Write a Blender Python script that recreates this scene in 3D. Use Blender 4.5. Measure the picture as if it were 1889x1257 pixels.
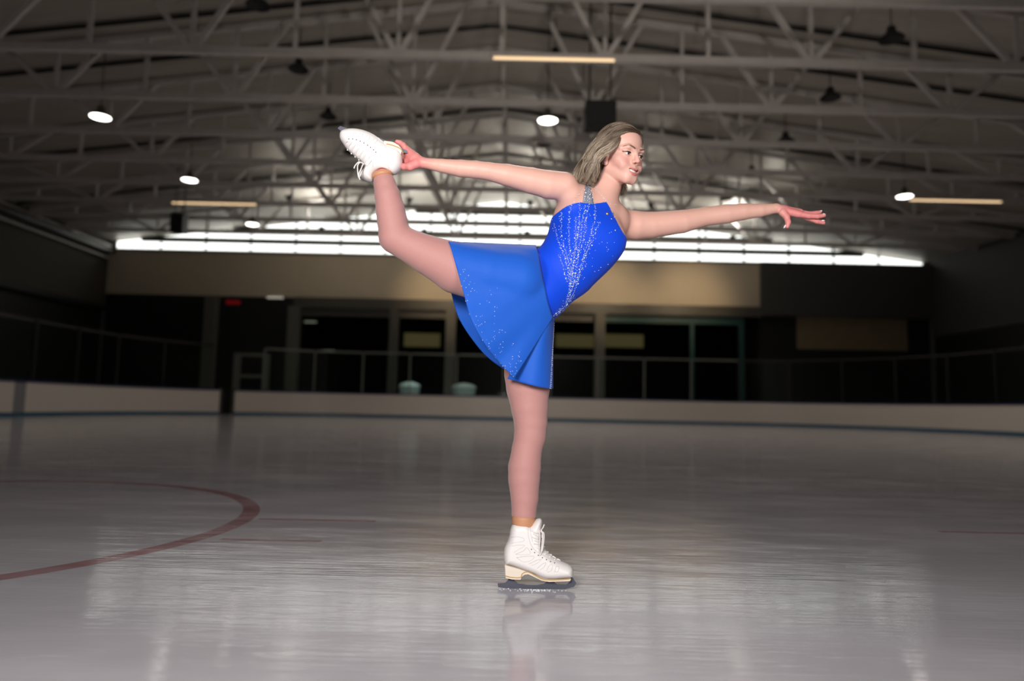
import bpy, math, random
import numpy as np
from mathutils import Vector, Matrix
random.seed(7); rng = np.random.default_rng(11)
for o in list(bpy.data.objects): bpy.data.objects.remove(o)
SC = bpy.context.scene; COL = SC.collection

# ------------------------------------------------------------------ camera
F_PX = 1300.0; CAM_H = 0.60
ROLL = math.radians(1.24); PITCH = math.atan(122.5 / F_PX)
_r0 = np.array([1, 0, 0.]); _u0 = np.array([0, -math.sin(PITCH), math.cos(PITCH)])
FWD = np.array([0, math.cos(PITCH), math.sin(PITCH)])
RGT = math.cos(ROLL) * _r0 + math.sin(ROLL) * _u0
UPV = -math.sin(ROLL) * _r0 + math.cos(ROLL) * _u0
EYE = np.array([0, 0, CAM_H])
cam_d = bpy.data.cameras.new('camera'); cam = bpy.data.objects.new('camera', cam_d); COL.objects.link(cam)
cam_d.sensor_width = 36; cam_d.lens = 36 * F_PX / 1889; cam_d.clip_end = 200
M = Matrix.Identity(4)
for i in range(3):
    M[i][0], M[i][1], M[i][2], M[i][3] = RGT[i], UPV[i], -FWD[i], EYE[i]
cam.matrix_world = M
cam_d.dof.use_dof = True; cam_d.dof.focus_distance = 2.38; cam_d.dof.aperture_fstop = 1.3
SC.camera = cam
SC.view_settings.view_transform = 'Standard'; SC.view_settings.look = 'None'
SC.view_settings.exposure = 0.0; SC.view_settings.gamma = 1.0; SC.view_settings.use_curve_mapping = False
# ------------------------------------------------------------------ world
wd = bpy.data.worlds.new('hall_air'); SC.world = wd; wd.use_nodes = True
wd.node_tree.nodes['Background'].inputs[0].default_value = (1.0, 0.95, 0.88, 1)
wd.node_tree.nodes['Background'].inputs[1].default_value = 0.004
# ------------------------------------------------------------------ lights
def area(name, loc, target, size, energy, color, shape='DISK', spread=180):
    l = bpy.data.lights.new(name, 'AREA'); l.shape = shape; l.size = size; l.energy = energy; l.color = color
    l.spread = math.radians(spread)
    o = bpy.data.objects.new(name, l); COL.objects.link(o); o.location = loc
    o.rotation_euler = (Vector(target) - Vector(loc)).to_track_quat('-Z', 'Y').to_euler(); return o
def spot(name, loc, target, energy, color, deg, blend=.8, rad=.15):
    l = bpy.data.lights.new(name, 'SPOT'); l.energy = energy; l.color = color; l.spot_size = math.radians(deg)
    l.spot_blend = blend; l.shadow_soft_size = rad
    o = bpy.data.objects.new(name, l); COL.objects.link(o); o.location = loc
    o.rotation_euler = (Vector(target) - Vector(loc)).to_track_quat('-Z', 'Y').to_euler(); return o
# the photographer's strobe beside the camera and the daylight behind the gable glazing
area('strobe_softbox', (-0.65, -0.55, 1.45), (0.1, 2.4, 1.0), 0.8, 104, (1.0, 0.95, 0.93))
area('strobe_second', (1.4, -0.7, 1.25), (0.2, 2.4, 1.0), 0.7, 34, (1.0, 0.96, 0.95))
# warm wash lamps on the end wall, cool arena lamps over the ice
for x in (-3.6, .6, 4.8, 9.0): spot('wall_wash', (x, 31.0, 7.5), (x, 36, 6.1), 470, (1.0, .74, .45), 66, 1)
for y in (8, 14, 20, 27):
    for x in (-11, .8, 12.5):
        spot('arena_beam', (x, y, 7.85), (x, y + .01, 0), {-11: 110, .8: 400, 12.5: 240}[x], (1.0, .90, .80), 140, .6, .25)

spot('truss_fill', (2.0, 1.0, 5.5), (1.5, 18, 9.8), 1250, (1.0, .92, .82), 66, 1, .4)  # unseen fill added to brighten the truss fronts and roof deck
spot('bin_fill', (-4.0, 34.0, 5.9), (-4.0, 34.4, 0), 160, (.9, 1, 1), 40, .6, .1)  # spot added only to brighten the bins, no fixture belongs to it
UPL = [(x, y) for y in (32.28, 27.40) for x in (-9, -4.2, .6, 5.4, 10.2)]  # fill spots added to brighten the roof deck near the gable
for x, y in UPL:
    l = bpy.data.lights.new('deck_fill', 'SPOT'); l.energy = 260 if y > 30 else 30; l.color = (1, .98, .92); l.spot_size = math.radians(165); l.spot_blend = .6; l.shadow_soft_size = .3
    o = bpy.data.objects.new('deck_fill', l); COL.objects.link(o); o.location = (x, y, 8.80); o.rotation_euler = (math.pi, 0, 0)

# ------------------------------------------------------------------ helpers
def pdir(px, py): return RGT * (px - 944.5) - UPV * (py - 628.5) + FWD * F_PX
def W(px, py, Y):
    d = pdir(px, py); return EYE + d * (Y / d[1])
def proj(p):
    q = np.asarray(p) - EYE; z = q @ FWD
    return 944.5 + F_PX * (q @ RGT) / z, 628.5 - F_PX * (q @ UPV) / z
ORG = {}
def org(o): return ORG.get(o.name, np.zeros(3)) if o else np.zeros(3)
def obj(name, verts, faces, mat, parent=None, smooth=False, kind=None):
    """link one mesh object; verts in world space, faces list of tuples or int array of quads"""
    v = np.asarray(verts, dtype=np.float64).reshape(-1, 3) - org(parent)
    me = bpy.data.meshes.new(name)
    if isinstance(faces, np.ndarray):
        n, k = faces.shape
        me.vertices.add(len(v)); me.vertices.foreach_set('co', v.astype(np.float32).ravel())
        me.loops.add(n * k); me.loops.foreach_set('vertex_index', faces.astype(np.int32).ravel())
        me.polygons.add(n); me.polygons.foreach_set('loop_start', np.arange(0, n * k, k, dtype=np.int32))
        me.polygons.foreach_set('loop_total', np.full(n, k, dtype=np.int32)); me.update(calc_edges=True); me.validate()
    else:
        me.from_pydata(v.tolist(), [], faces); me.update()
    if mat: me.materials.append(mat)
    if smooth: me.polygons.foreach_set('use_smooth', np.ones(len(me.polygons), dtype=bool))
    o = bpy.data.objects.new(name, me); COL.objects.link(o)
    if parent: o.parent = parent; ORG[o.name] = org(parent)
    if kind: o['kind'] = kind
    return o
def thing(name, label, cat, loc=(0, 0, 0), group=None):
    o = bpy.data.objects.new(name, None); COL.objects.link(o); o.location = loc; ORG[o.name] = np.array(loc, float)
    o['label'] = label; o['category'] = cat
    if group: o['group'] = group
    return o
def tag(o, label, cat, group=None):
    o['label'] = label; o['category'] = cat
    if group: o['group'] = group
    return o
def dup(root, loc, label=None):
    r = root.copy(); COL.objects.link(r); r.location = loc; ORG[r.name] = np.array(loc, float)
    if label: r['label'] = label
    for ch in list(root.children):
        c = ch.copy(); COL.objects.link(c); c.parent = r
        for g in ch.children:
            d = g.copy(); COL.objects.link(d); d.parent = c
    return r
class MB:
    def __init__(s): s.v = []; s.f = []
    def add(s, v, f):
        n = len(s.v); s.v += [tuple(map(float, p)) for p in v]; s.f += [tuple(i + n for i in q) for q in f]; return s
    def box(s, a, b):
        (x0, y0, z0), (x1, y1, z1) = a, b
        return s.add([(x0, y0, z0), (x1, y0, z0), (x1, y1, z0), (x0, y1, z0), (x0, y0, z1), (x1, y0, z1), (x1, y1, z1), (x0, y1, z1)],
                     [(0, 3, 2, 1), (4, 5, 6, 7), (0, 1, 5, 4), (1, 2, 6, 5), (2, 3, 7, 6), (3, 0, 4, 7)])
    def bar(s, a, b, w, h=None):
        a = np.array(a, float); b = np.array(b, float); h = h or w; d = (b - a) / np.linalg.norm(b - a)
        up = np.array([0, 1, 0.]) if abs(d[1]) < .9 else np.array([0, 0, 1.])
        p = np.cross(d, up); p /= np.linalg.norm(p); q = np.cross(p, d)
        vs = [c + p * i * w / 2 + q * j * h / 2 for c in (a, b) for i, j in ((-1, -1), (1, -1), (1, 1), (-1, 1))]
        return s.add(vs, [(3, 2, 1, 0), (4, 5, 6, 7), (0, 1, 5, 4), (1, 2, 6, 5), (2, 3, 7, 6), (3, 0, 4, 7)])
    def tube(s, pts, r, n=8, cap=True):
        P = np.array(pts, float); R = np.broadcast_to(np.asarray(r, float), (len(P),)); up = None; rings = []
        for i in range(len(P)):
            d = P[min(i + 1, len(P) - 1)] - P[max(i - 1, 0)]; d = d / (np.linalg.norm(d) + 1e-12)
            if up is None: up = np.array([0, 0, 1.]) if abs(d[2]) < .9 else np.array([1., 0, 0])
            a = up - d * (up @ d); a /= np.linalg.norm(a) + 1e-12; up = a; b = np.cross(d, a)
            rings.append([P[i] + R[i] * (a * math.cos(t) + b * math.sin(t)) for t in np.linspace(0, 2 * math.pi, n, endpoint=False)])
        v = [p for r_ in rings for p in r_]; f = []
        for i in range(len(P) - 1):
            for j in range(n): f.append((i * n + j, i * n + (j + 1) % n, (i + 1) * n + (j + 1) % n, (i + 1) * n + j))
        if cap: f += [tuple(range(n))[::-1], tuple((len(P) - 1) * n + j for j in range(n))]
        return s.add(v, f)
    def lathe(s, prof, c, n=20):
        v = [(c[0] + r * math.cos(t), c[1] + r * math.sin(t), c[2] + z) for r, z in prof for t in np.linspace(0, 2 * math.pi, n, endpoint=False)]
        f = [(i * n + j, i * n + (j + 1) % n, (i + 1) * n + (j + 1) % n, (i + 1) * n + j) for i in range(len(prof) - 1) for j in range(n)]
        return s.add(v, f + [tuple(range(n))[::-1], tuple((len(prof) - 1) * n + j for j in range(n))])
    def prism(s, poly, y0, y1):   # polygon given as (x,z), extruded along y
        n = len(poly); v = [(x, y0, z) for x, z in poly] + [(x, y1, z) for x, z in poly]
        return s.add(v, [tuple(range(n)), tuple(range(2 * n - 1, n - 1, -1))] + [(i, i + n, (i + 1) % n + n, (i + 1) % n) for i in range(n)])
    def build(s, name, mat, parent=None, smooth=False, kind=None): return obj(name, s.v, s.f, mat, parent, smooth, kind)

# ------------------------------------------------------------------ materials
def lin(c): return tuple(((x / 255) / 12.92 if x / 255 <= .04045 else ((x / 255 + .055) / 1.055) ** 2.4) for x in c)
def mat(name, rgb, rough=.6, metal=0, spec=.5, noise=0, nscale=8, bump=0, bscale=60, emit=0, ecol=None, coat=0, sss=0, attr=None, stretch=None, sheen=0, seed=0):
    m = bpy.data.materials.new(name); m.use_nodes = True; nt = m.node_tree; b = nt.nodes['Principled BSDF']
    L = nt.links.new
    b.inputs['Base Color'].default_value = (*rgb, 1); b.inputs['Roughness'].default_value = rough
    b.inputs['Metallic'].default_value = metal; b.inputs['Specular IOR Level'].default_value = spec
    b.inputs['Coat Weight'].default_value = coat; b.inputs['Sheen Weight'].default_value = sheen
    if sss:
        b.inputs['Subsurface Weight'].default_value = sss; b.inputs['Subsurface Radius'].default_value = (1, .35, .2); b.inputs['Subsurface Scale'].default_value = .008
    if emit:
        b.inputs['Emission Color'].default_value = (*(ecol or rgb), 1); b.inputs['Emission Strength'].default_value = emit
    tc = nt.nodes.new('ShaderNodeTexCoord'); co = tc.outputs['Object']
    if stretch:
        mp = nt.nodes.new('ShaderNodeMapping'); mp.inputs['Scale'].default_value = stretch; L(co, mp.inputs[0]); co = mp.outputs[0]
    src = None
    if attr:
        a = nt.nodes.new('ShaderNodeAttribute'); a.attribute_name = attr; src = a.outputs['Color']; L(src, b.inputs['Base Color'])
    if noise:
        n = nt.nodes.new('ShaderNodeTexNoise'); n.inputs['Scale'].default_value = nscale; n.inputs['Detail'].default_value = 5; L(co, n.inputs['Vector'])
        mr = nt.nodes.new('ShaderNodeMapRange'); mr.inputs['To Min'].default_value = 1 - noise; mr.inputs['To Max'].default_value = 1 + noise; L(n.outputs['Fac'], mr.inputs['Value'])
        mx = nt.nodes.new('ShaderNodeVectorMath'); mx.operation = 'SCALE'
        if src: L(src, mx.inputs[0])
        else: mx.inputs[0].default_value = rgb
        L(mr.outputs[0], mx.inputs['Scale']); L(mx.outputs[0], b.inputs['Base Color'])
    if bump:
        n = nt.nodes.new('ShaderNodeTexNoise'); n.inputs['Scale'].default_value = bscale; n.inputs['Detail'].default_value = 4; L(co, n.inputs['Vector'])
        bp = nt.nodes.new('ShaderNodeBump'); bp.inputs['Strength'].default_value = bump; bp.inputs['Distance'].default_value = .01; L(n.outputs['Fac'], bp.inputs['Height']); L(bp.outputs[0], b.inputs['Normal'])
    return m
def glass_mat(name, tint, refl=.08, rough=.05):
    m = bpy.data.materials.new(name); m.use_nodes = True; nt = m.node_tree; nt.nodes.clear(); L = nt.links.new
    out = nt.nodes.new('ShaderNodeOutputMaterial'); t = nt.nodes.new('ShaderNodeBsdfTransparent'); g = nt.nodes.new('ShaderNodeBsdfGlossy'); mx = nt.nodes.new('ShaderNodeMixShader')
    t.inputs[0].default_value = (*tint, 1); g.inputs['Roughness'].default_value = rough; mx.inputs[0].default_value = refl
    L(t.outputs[0], mx.inputs[1]); L(g.outputs[0], mx.inputs[2]); L(mx.outputs[0], out.inputs[0]); return m
MT = dict(
    truss=mat('painted_steel', (.60, .56, .53), .5, noise=.15, nscale=3),
    deck=mat('roof_deck_foil', (.50, .46, .40), .5, metal=.3, noise=.22, nscale=2.2, stretch=(.25, 3, 1), bump=.25, bscale=1.3),
    seam=mat('black_pipe', (.008, .008, .008), .5),
    beige=mat('beige_plaster', (.52, .44, .33), .8, noise=.06, nscale=1),
    brown=mat('dark_brown_cladding', (.060, .050, .038), .8, noise=.1, nscale=1),
    charcoal=mat('charcoal_cladding', (.055, .053, .050), .75, noise=.1, nscale=1),
    black=mat('black_paint', (.006, .006, .006), .5),
    darkmetal=mat('dark_bronze_metal', (.07, .065, .055), .45),
    column=mat('grey_column', (.11, .105, .09), .6),
    teal=mat('teal_frame', (.015, .06, .06), .45),
    tanwood=mat('tan_panel', (.23, .17, .10), .6, noise=.2, nscale=2),
    boards=mat('white_board_plastic', (.66, .60, .54), .35, noise=.05, nscale=.7),
    cap=mat('navy_cap', (.012, .018, .09), .4),
    stripe=mat('blue_kick_strip', (.006, .085, .16), .4),
    gate=mat('grey_gate_panel', (.23, .22, .24), .45),
    alu=mat('pale_aluminium', (.15, .16, .14), .5),
    rubber=mat('black_rubber_floor', (.02, .02, .02), .8),
    tub=mat('pale_teal_plastic', (.66, .86, .90), .4),
    lens=mat('lamp_lens', (.9, .9, .85), .3, emit=9, ecol=(1, .95, .86)),
    tube=mat('chord_light_glow', (.9, .7, .45), .4, emit=1.1, ecol=(1, .72, .42)),  # emission imitates warm light falling on the chords
    dimtube=mat('dim_strip', (.7, .68, .6), .4, emit=.35, ecol=(1, .93, .8)),
    red=mat('red_sign_face', (.3, .01, .01), .4, emit=.05, ecol=(1, .02, .03)),
    amber=mat('amber_lit_panel', (.5, .4, .2), .5, emit=.13, ecol=(1, .72, .33)),
    daylight=mat('bright_translucent_glazing', (.8, .8, .78), .4, emit=2.3, ecol=(.97, 1, .96)),
    glass=glass_mat('shield_glass', (.90, .95, .92), .004, .3), pane=glass_mat('dark_window_glass', (.55, .60, .56), .004),
)

# ------------------------------------------------------------------ ice
def ice_material():
    m = bpy.data.materials.new('resurfaced_ice'); m.use_nodes = True; nt = m.node_tree; b = nt.nodes['Principled BSDF']; L = nt.links.new
    tc = nt.nodes.new('ShaderNodeTexCoord'); P = tc.outputs['Object']
    def math_(op, a, b_=None):
        n = nt.nodes.new('ShaderNodeMath'); n.operation = op
        for i, v in enumerate((a, b_)):
            if v is None: continue
            if isinstance(v, (int, float)): n.inputs[i].default_value = v
            else: L(v, n.inputs[i])
        return n.outputs[0]
    sep = nt.nodes.new('ShaderNodeSeparateXYZ'); L(P, sep.inputs[0]); x, y = sep.outputs[0], sep.outputs[1]
    def noise(scale, st, detail=5, rot=0):
        mp = nt.nodes.new('ShaderNodeMapping'); mp.inputs['Scale'].default_value = st; mp.inputs['Rotation'].default_value = (0, 0, rot); L(P, mp.inputs[0])
        n = nt.nodes.new('ShaderNodeTexNoise'); n.inputs['Scale'].default_value = scale; n.inputs['Detail'].default_value = detail; L(mp.outputs[0], n.inputs['Vector']); return n.outputs['Fac']
    def ring(cx, cy, R, w):
        dx = math_('SUBTRACT', x, cx); dy = math_('SUBTRACT', y, cy)
        d = math_('SQRT', math_('ADD', math_('MULTIPLY', dx, dx), math_('MULTIPLY', dy, dy)))
        return math_('LESS_THAN', math_('ABSOLUTE', math_('SUBTRACT', d, R)), w)
    def rect(cx, cy, hx, hy):
        return math_('MULTIPLY', math_('LESS_THAN', math_('ABSOLUTE', math_('SUBTRACT', x, cx)), hx), math_('LESS_THAN', math_('ABSOLUTE', math_('SUBTRACT', y, cy)), hy))
    red = ring(-3.022, 3.432, 1.69, .045)
    for a in (rect(-.98, 3.69, .30, .022), rect(-1.03, 3.135, .22, .02), rect(2.75, 3.75, .5, .02), rect(3.1, 3.2, .3, .02)): red = math_('MAXIMUM', red, a)
    fade = math_('MULTIPLY', red, math_('ADD', math_('MULTIPLY', noise(3, (1, 1, 1)), .5), .38))
    big = noise(.55, (1, 1.6, 1), 4)
    ramp = nt.nodes.new('ShaderNodeMapRange'); L(big, ramp.inputs['Value']); ramp.inputs['From Min'].default_value = .35; ramp.inputs['From Max'].default_value = .65
    mixb = nt.nodes.new('ShaderNodeMix'); mixb.data_type = 'RGBA'; L(ramp.outputs[0], mixb.inputs['Factor'])
    mixb.inputs['A'].default_value = (.40, .39, .425, 1); mixb.inputs['B'].default_value = (.47, .455, .485, 1)
    mixr = nt.nodes.new('ShaderNodeMix'); mixr.data_type = 'RGBA'; L(fade, mixr.inputs['Factor']); L(mixb.outputs['Result'], mixr.inputs['A']); mixr.inputs['B'].default_value = (.25, .05, .06, 1)
    scr = noise(9, (.35, 5, 1), 6, .25)          # long skate scratches
    sm = nt.nodes.new('ShaderNodeMapRange'); L(scr, sm.inputs['Value']); sm.inputs['From Min'].default_value = .64; sm.inputs['From Max'].default_value = .74; sm.inputs['To Max'].default_value = .35
    mixs = nt.nodes.new('ShaderNodeMix'); mixs.data_type = 'RGBA'; L(sm.outputs[0], mixs.inputs['Factor']); L(mixr.outputs['Result'], mixs.inputs['A']); mixs.inputs['B'].default_value = (.75, .75, .76, 1)
    L(mixs.outputs['Result'], b.inputs['Base Color'])
    rr = nt.nodes.new('ShaderNodeMapRange'); L(noise(2.2, (.5, 2.2, 1), 6, .2), rr.inputs['Value']); rr.inputs['From Min'].default_value = .3; rr.inputs['From Max'].default_value = .7
    rr.inputs['To Min'].default_value = .04; rr.inputs['To Max'].default_value = .15; L(rr.outputs[0], b.inputs['Roughness'])
    b.inputs['IOR'].default_value = 1.5
    wet = nt.nodes.new('ShaderNodeMapRange'); L(noise(1.5, (.7, 1.5, 1), 6, .35), wet.inputs['Value']); wet.inputs['From Min'].default_value = .40; wet.inputs['From Max'].default_value = .58
    wet.inputs['To Min'].default_value = .22; wet.inputs['To Max'].default_value = .95; L(wet.outputs[0], b.inputs['Specular IOR Level'])
    bp = nt.nodes.new('ShaderNodeBump'); bp.inputs['Strength'].default_value = .45; bp.inputs['Distance'].default_value = .006
    hh = math_('ADD', noise(2.6, (.8, 1.8, 1), 4, .2), math_('MULTIPLY', scr, .25)); L(hh, bp.inputs['Height']); L(bp.outputs[0], b.inputs['Normal'])
    return m
XL, XR, YE = -21.0, 21.6, 36.0           # hall side walls and end wall
f_ = MB().box((XL - .3, -6, -.2), (XR + .3, 45, 0)).build('floor', ice_material(), kind='structure')

# ------------------------------------------------------------------ hall shell
EAVE, SLOPE, RX = 8.62, .127, -.6           # roof: shallow gable, ridge along the hall
def roof_z(x): return EAVE + SLOPE * (21.3 - abs(x - RX))
mb = MB()
mb.add([(XL - .3, -6, roof_z(XL)), (RX, -6, roof_z(RX)), (XR + .3, -6, roof_z(XR)), (XL - .3, 37, roof_z(XL)), (RX, 37, roof_z(RX)), (XR + .3, 37, roof_z(XR)),
        (XL - .3, -6, roof_z(XL) + .25), (RX, -6, roof_z(RX) + .25), (XR + .3, -6, roof_z(XR) + .25), (XL - .3, 37, roof_z(XL) + .25), (RX, 37, roof_z(RX) + .25), (XR + .3, 37, roof_z(XR) + .25)],
       [(0, 1, 4, 3), (1, 2, 5, 4), (6, 9, 10, 7), (7, 10, 11, 8), (0, 3, 9, 6), (2, 8, 11, 5), (0, 6, 7, 1), (1, 7, 8, 2), (3, 4, 10, 9), (4, 5, 11, 10)])
mb.build('ceiling', MT['deck'], kind='structure')
MB().box((XL - .3, -6, 5.2), (XL, 36, 8.66)).build('wall_left', MT['brown'], kind='structure')
MB().box((XL - .35, -6, 0), (XL - .1, 36, 5.2)).build('wall_left_lower', MT['black'], kind='structure')
MB().box((XR, -6, 4.6), (XR + .3, 36, 8.66)).build('wall_right', MT['charcoal'], kind='structure')
MB().box((XR + .1, -6, 0), (XR + .35, 36, 4.6)).build('wall_right_lower', MT['black'], kind='structure')
ZT = 8.33                                   # top of the solid end wall
MB().box((XL, 36, 5.98), (12.75, 36.3, ZT)).build('wall_back', MT['beige'], kind='structure')
MB().box((12.75, 35.7, 5.55), (XR, 36.3, ZT)).build('wall_back_right', MT['charcoal'], kind='structure')
MB().box((12.75, 36.2, 0), (XR, 36.5, 3.9)).box((12.75, 36.2, 3.9), (14.7, 36.5, 5.55)).box((20.4, 36.2, 3.9), (XR, 36.5, 5.55)).build('wall_back_lower', MT['black'], kind='structure')
MB().box((14.7, 36.15, 3.9), (20.4, 36.4, 5.55)).build('trim_1', MT['tanwood'], kind='structure')
MB().box((XL, 36.02, 0), (-11.2, 36.3, 5.98)).build('wall_back_left', MT['black'], kind='structure')
MB().box((-11.2, 35.75, 5.45), (12.75, 36.3, 5.98)).build('trim_2', MT['darkmetal'], kind='structure')
# lounge behind the end windows
MB().box((-11.2, 44, 0), (12.75, 44.2, 6)).build('wall_lounge', MT['black'], kind='structure')
MB().box((-11.4, 36.3, 0), (-11.2, 44.2, 6)).box((12.75, 36.5, 0), (12.95, 44.2, 6)).build('wall_lounge_side', MT['black'], kind='structure')
MB().box((-11.2, 36.3, 5.98), (12.75, 44.2, 6.1)).build('ceiling_lounge', MT['black'], kind='structure')
# gable glazing: bright translucent panels under the roof line, split by mullions
mb = MB(); xs = np.linspace(XL + .3, XR - .3, 19)
for a, b in zip(xs[:-1], xs[1:]):
    a2, b2 = a + .05, b - .05
    pts = [(a2, ZT + .06), (b2, ZT + .06), (b2, roof_z(b2) - .03), (a2, roof_z(a2) - .03)]
    if a2 < RX < b2: pts.insert(3, (RX, roof_z(RX) - .03))
    mb.prism(pts, 36.1, 36.16)
mb.build('window_1', MT['daylight'], kind='structure')
mb = MB()
for x in xs: mb.box((x - .03, 36.04, ZT), (x + .05, 36.2, roof_z(x) - .02))
for z in (8.9, 9.5, 10.1, 10.7):
    hw = (roof_z(RX) - z) / SLOPE - .3; mb.box((max(XL, RX - hw), 36.04, z - .14), (min(XR, RX + hw), 36.2, z + .14))
mb.build('trim_3', MT['darkmetal'], kind='structure')
MB().box((XL, 35.9, ZT - .06), (XR, 36.3, ZT + .02)).build('trim_4', MT['darkmetal'], kind='structure')
# ledge and pipes along the left wall head
MB().box((XL, 4, 8.05), (XL + .35, 36, 8.25)).build('trim_5', MT['darkmetal'], kind='structure')
MB().box((XL, 4, 5.05), (XL + .2, 36, 5.3)).build('trim_6', MT['black'], kind='structure')
for i, (dz, r) in enumerate(((7.78, .05), (8.42, .06))):
    o = MB().tube([(XL + .18, 4, dz), (XL + .18, 35.8, dz)], r).build('wall_pipe', MT['truss'], smooth=True)
    tag(o, ('thin pale pipe running along the left wall below the ledge', 'thin pale pipe running along the left wall above the ledge')[i], 'pipe')

# ------------------------------------------------------------------ roof trusses
CZ = 8.36
NODES = [1.95 + 4.65 * k for k in range(-5, 5)]
def make_truss(loc, label):
    t = thing('roof_truss', label, 'truss', loc, 'white steel roof trusses across the hall'); o = np.array(loc)
    MB().box(o + (XL + .02, -.07, 0), o + (XR - .02, .07, .17)).build('bottom_chord', MT['truss'], t)
    for s, e in ((XL + .1, RX), (RX, XR - .1)):
        za, zb = roof_z(s) - CZ - .12, roof_z(e) - CZ - .12
        MB().bar(o + (s, 0, za), o + (e, 0, zb), .14, .14).build('top_chord', MT['truss'], t)
    for n in NODES:
        zt = lambda x: roof_z(x) - CZ - .15
        for dx in (-1.3, 1.3):
            x = n + dx
            if XL + .4 < x < XR - .4: MB().bar(o + (n + dx * .04, 0, .1), o + (x, 0, zt(x)), .12, .10).build('brace', MT['truss'], t)
        if XL + .4 < n < XR - .4: MB().bar(o + (n, .0, .1), o + (n, 0, zt(n)), .09, .09).build('post', MT['truss'], t)
        x = n + 2.325
        if x < XR - .4: MB().bar(o + (x, .0, .1), o + (x, 0, zt(x)), .09, .09).build('post', MT['truss'], t)
    return t
ORD = ['nearest', 'second nearest', 'third nearest', 'fourth nearest', 'fifth nearest', 'sixth nearest', 'seventh nearest', 'eighth nearest', 'farthest']
TY = [15.2 + 2.44 * k for k in range(-1, 8)]
tr0 = make_truss((0, TY[0], CZ), 'white steel truss nearest above the skater, only its web showing at the top edge')
for k, y in enumerate(TY[1:], 1):
    dup(tr0, (0, y, CZ), 'white steel roof truss, %s one whose bottom chord spans the hall' % ORD[k - 1] if k < 8 else 'white steel roof truss closest to the bright gable glazing')
# dark pipes that follow the roof slope between the trusses
for y, lb in ((17.0, 'topmost black pipe following the roof slope'), (18.9, 'second black roof pipe, behind the nearest bottom chord'), (22.8, 'third black roof pipe, level with the hung loudspeaker'), (24.4, 'fourth black roof pipe, above the skater\'s head'), (29.0, 'fifth black roof pipe, closest to the bright glazing')):
    z = lambda x: roof_z(x) - .06
    o = MB().tube([(XL + .1, y, z(XL + .1)), (RX - .2, y, z(RX - .2)), (RX + .2, y, z(RX + .2)), (XR - .1, y, z(XR - .1))], .055, 8).build('roof_pipe', MT['seam'])
    tag(o, lb, 'pipe')
# ------------------------------------------------------------------ lamps
def high_bay(loc, label, lit, group):
    x, y, z = loc
    t = thing('high_bay_lamp', label, 'lamp', loc, group)
    top = min(roof_z(x) - .02, 20) - z
    body = MT['darkmetal'] if lit else MT['black']
    MB().lathe([(.05, .30), (.09, .29), (.11, .16), (.25, .04), (.28, 0), (.255, .0), (.20, .06)], loc).build('housing', body, t, True)
    MB().tube([(x, y, z + .28), (x, y, z + top)], .015, 6).build('hanger_rod', body, t)
    if lit: MB().lathe([(.02, -.03), (.16, -.02), (.25, .01), (.25, .03)], loc).build('lens', MT['lens'], t, True)
    return t
for (x, y), lb in zip(((-11, 18), (-11, 23.2), (-11, 29), (.8, 17.6), (13.2, 23.3)), ('glowing round lamp high at the far left', 'glowing round lamp left of the raised white skate', 'glowing round lamp against the bright glazing on the left', 'glowing round lamp left of the hung loudspeaker', 'glowing round lamp above the outstretched hand at right')):
    high_bay((x, y, 7.98), lb, True, 'lit high bay lamps')
for x, col in ((-5.9, 'left of centre'), (1.0, 'near the centre'), (8.4, 'on the right')):
    for k, y in enumerate((15.15, 18.2, 21.3, 24.4, 27.4)):
        if x == 1.0 and k == 2: continue
        high_bay((x, y, roof_z(x) - 1.15), 'unlit black lamp under the roof, %s in its row %s' % (('first', 'second', 'third', 'fourth', 'last')[k], col), False, 'unlit black roof lamps')
for k, (x, y) in enumerate(UPL):  # made-up cans that house the added deck fill spots
    t = thing('added_uplight', '%s small dark added fill-light can from the left, on the chord of the %s truss' % (('first', 'second', 'third', 'fourth', 'fifth')[k % 5], 'farthest' if k < 5 else 'third farthest'), 'lamp', (x, y, CZ + .17), 'added fill-light cans on the far trusses')
    MB().lathe([(.03, 0), (.06, .01), (.06, .12), (.13, .17), (.15, .24), (.14, .24), (.11, .18)], (x, y, CZ + .17), 16).build('can', MT['darkmetal'], t, True)
    MB().lathe([(.02, .19), (.10, .19), (.10, .20)], (x, y, CZ + .17), 16).build('lens', MT['lens'], t, True)
def chord_glow_tube(x0, x1, y, label):  # glowing tube stands in for a lamplit stretch of chord
    z = CZ - .015
    t = thing('chord_glow_tube', label, 'lamp', ((x0 + x1) / 2, y - .13, z), 'glowing tubes standing in for lamplight on the truss chords')
    MB().box((x0, y - .19, z + .03), (x1, y - .07, z + .09)).build('tray', MT['truss'], t)
    MB().tube([(x0 + .05, y - .13, z), (x1 - .05, y - .13, z)], .03, 8).build('tube', MT['tube'], t, True)
chord_glow_tube(-.6, 2.2, TY[1], 'glowing tube standing in for lamplight on the nearest truss chord above the skater')
chord_glow_tube(-13.6, -10.2, TY[6] - .0, 'glowing tube standing in for lamplight on a truss chord at left')
chord_glow_tube(14.2, 17.6, TY[5], 'glowing tube standing in for lamplight on a truss chord at the right')
def speaker(c, w, h, d, label):
    x, y, z = c
    t = thing('loudspeaker', label, 'loudspeaker', (x, y, z - h / 2))
    MB().box((x - w / 2, y - d / 2, z - h / 2), (x + w / 2, y + d / 2, z + h / 2)).build('cabinet', MT['black'], t)
    MB().box((x - w / 2 + .05, y - d / 2 - .02, z - h / 2 + .05), (x + w / 2 - .05, y - d / 2, z + h / 2 - .05)).build('grille', MT['seam'], t)
    for s in (-1, 1): MB().tube([(x + s * w * .35, y, z + h / 2 - .01), (x + s * w * .35, y, roof_z(x) - .02)], .02, 6).build('hanger', MT['seam'], t)
speaker((2.1, 17.2, 7.95), .76, .66, .5, 'black box loudspeaker hung from the roof above the skater\'s head')
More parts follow.
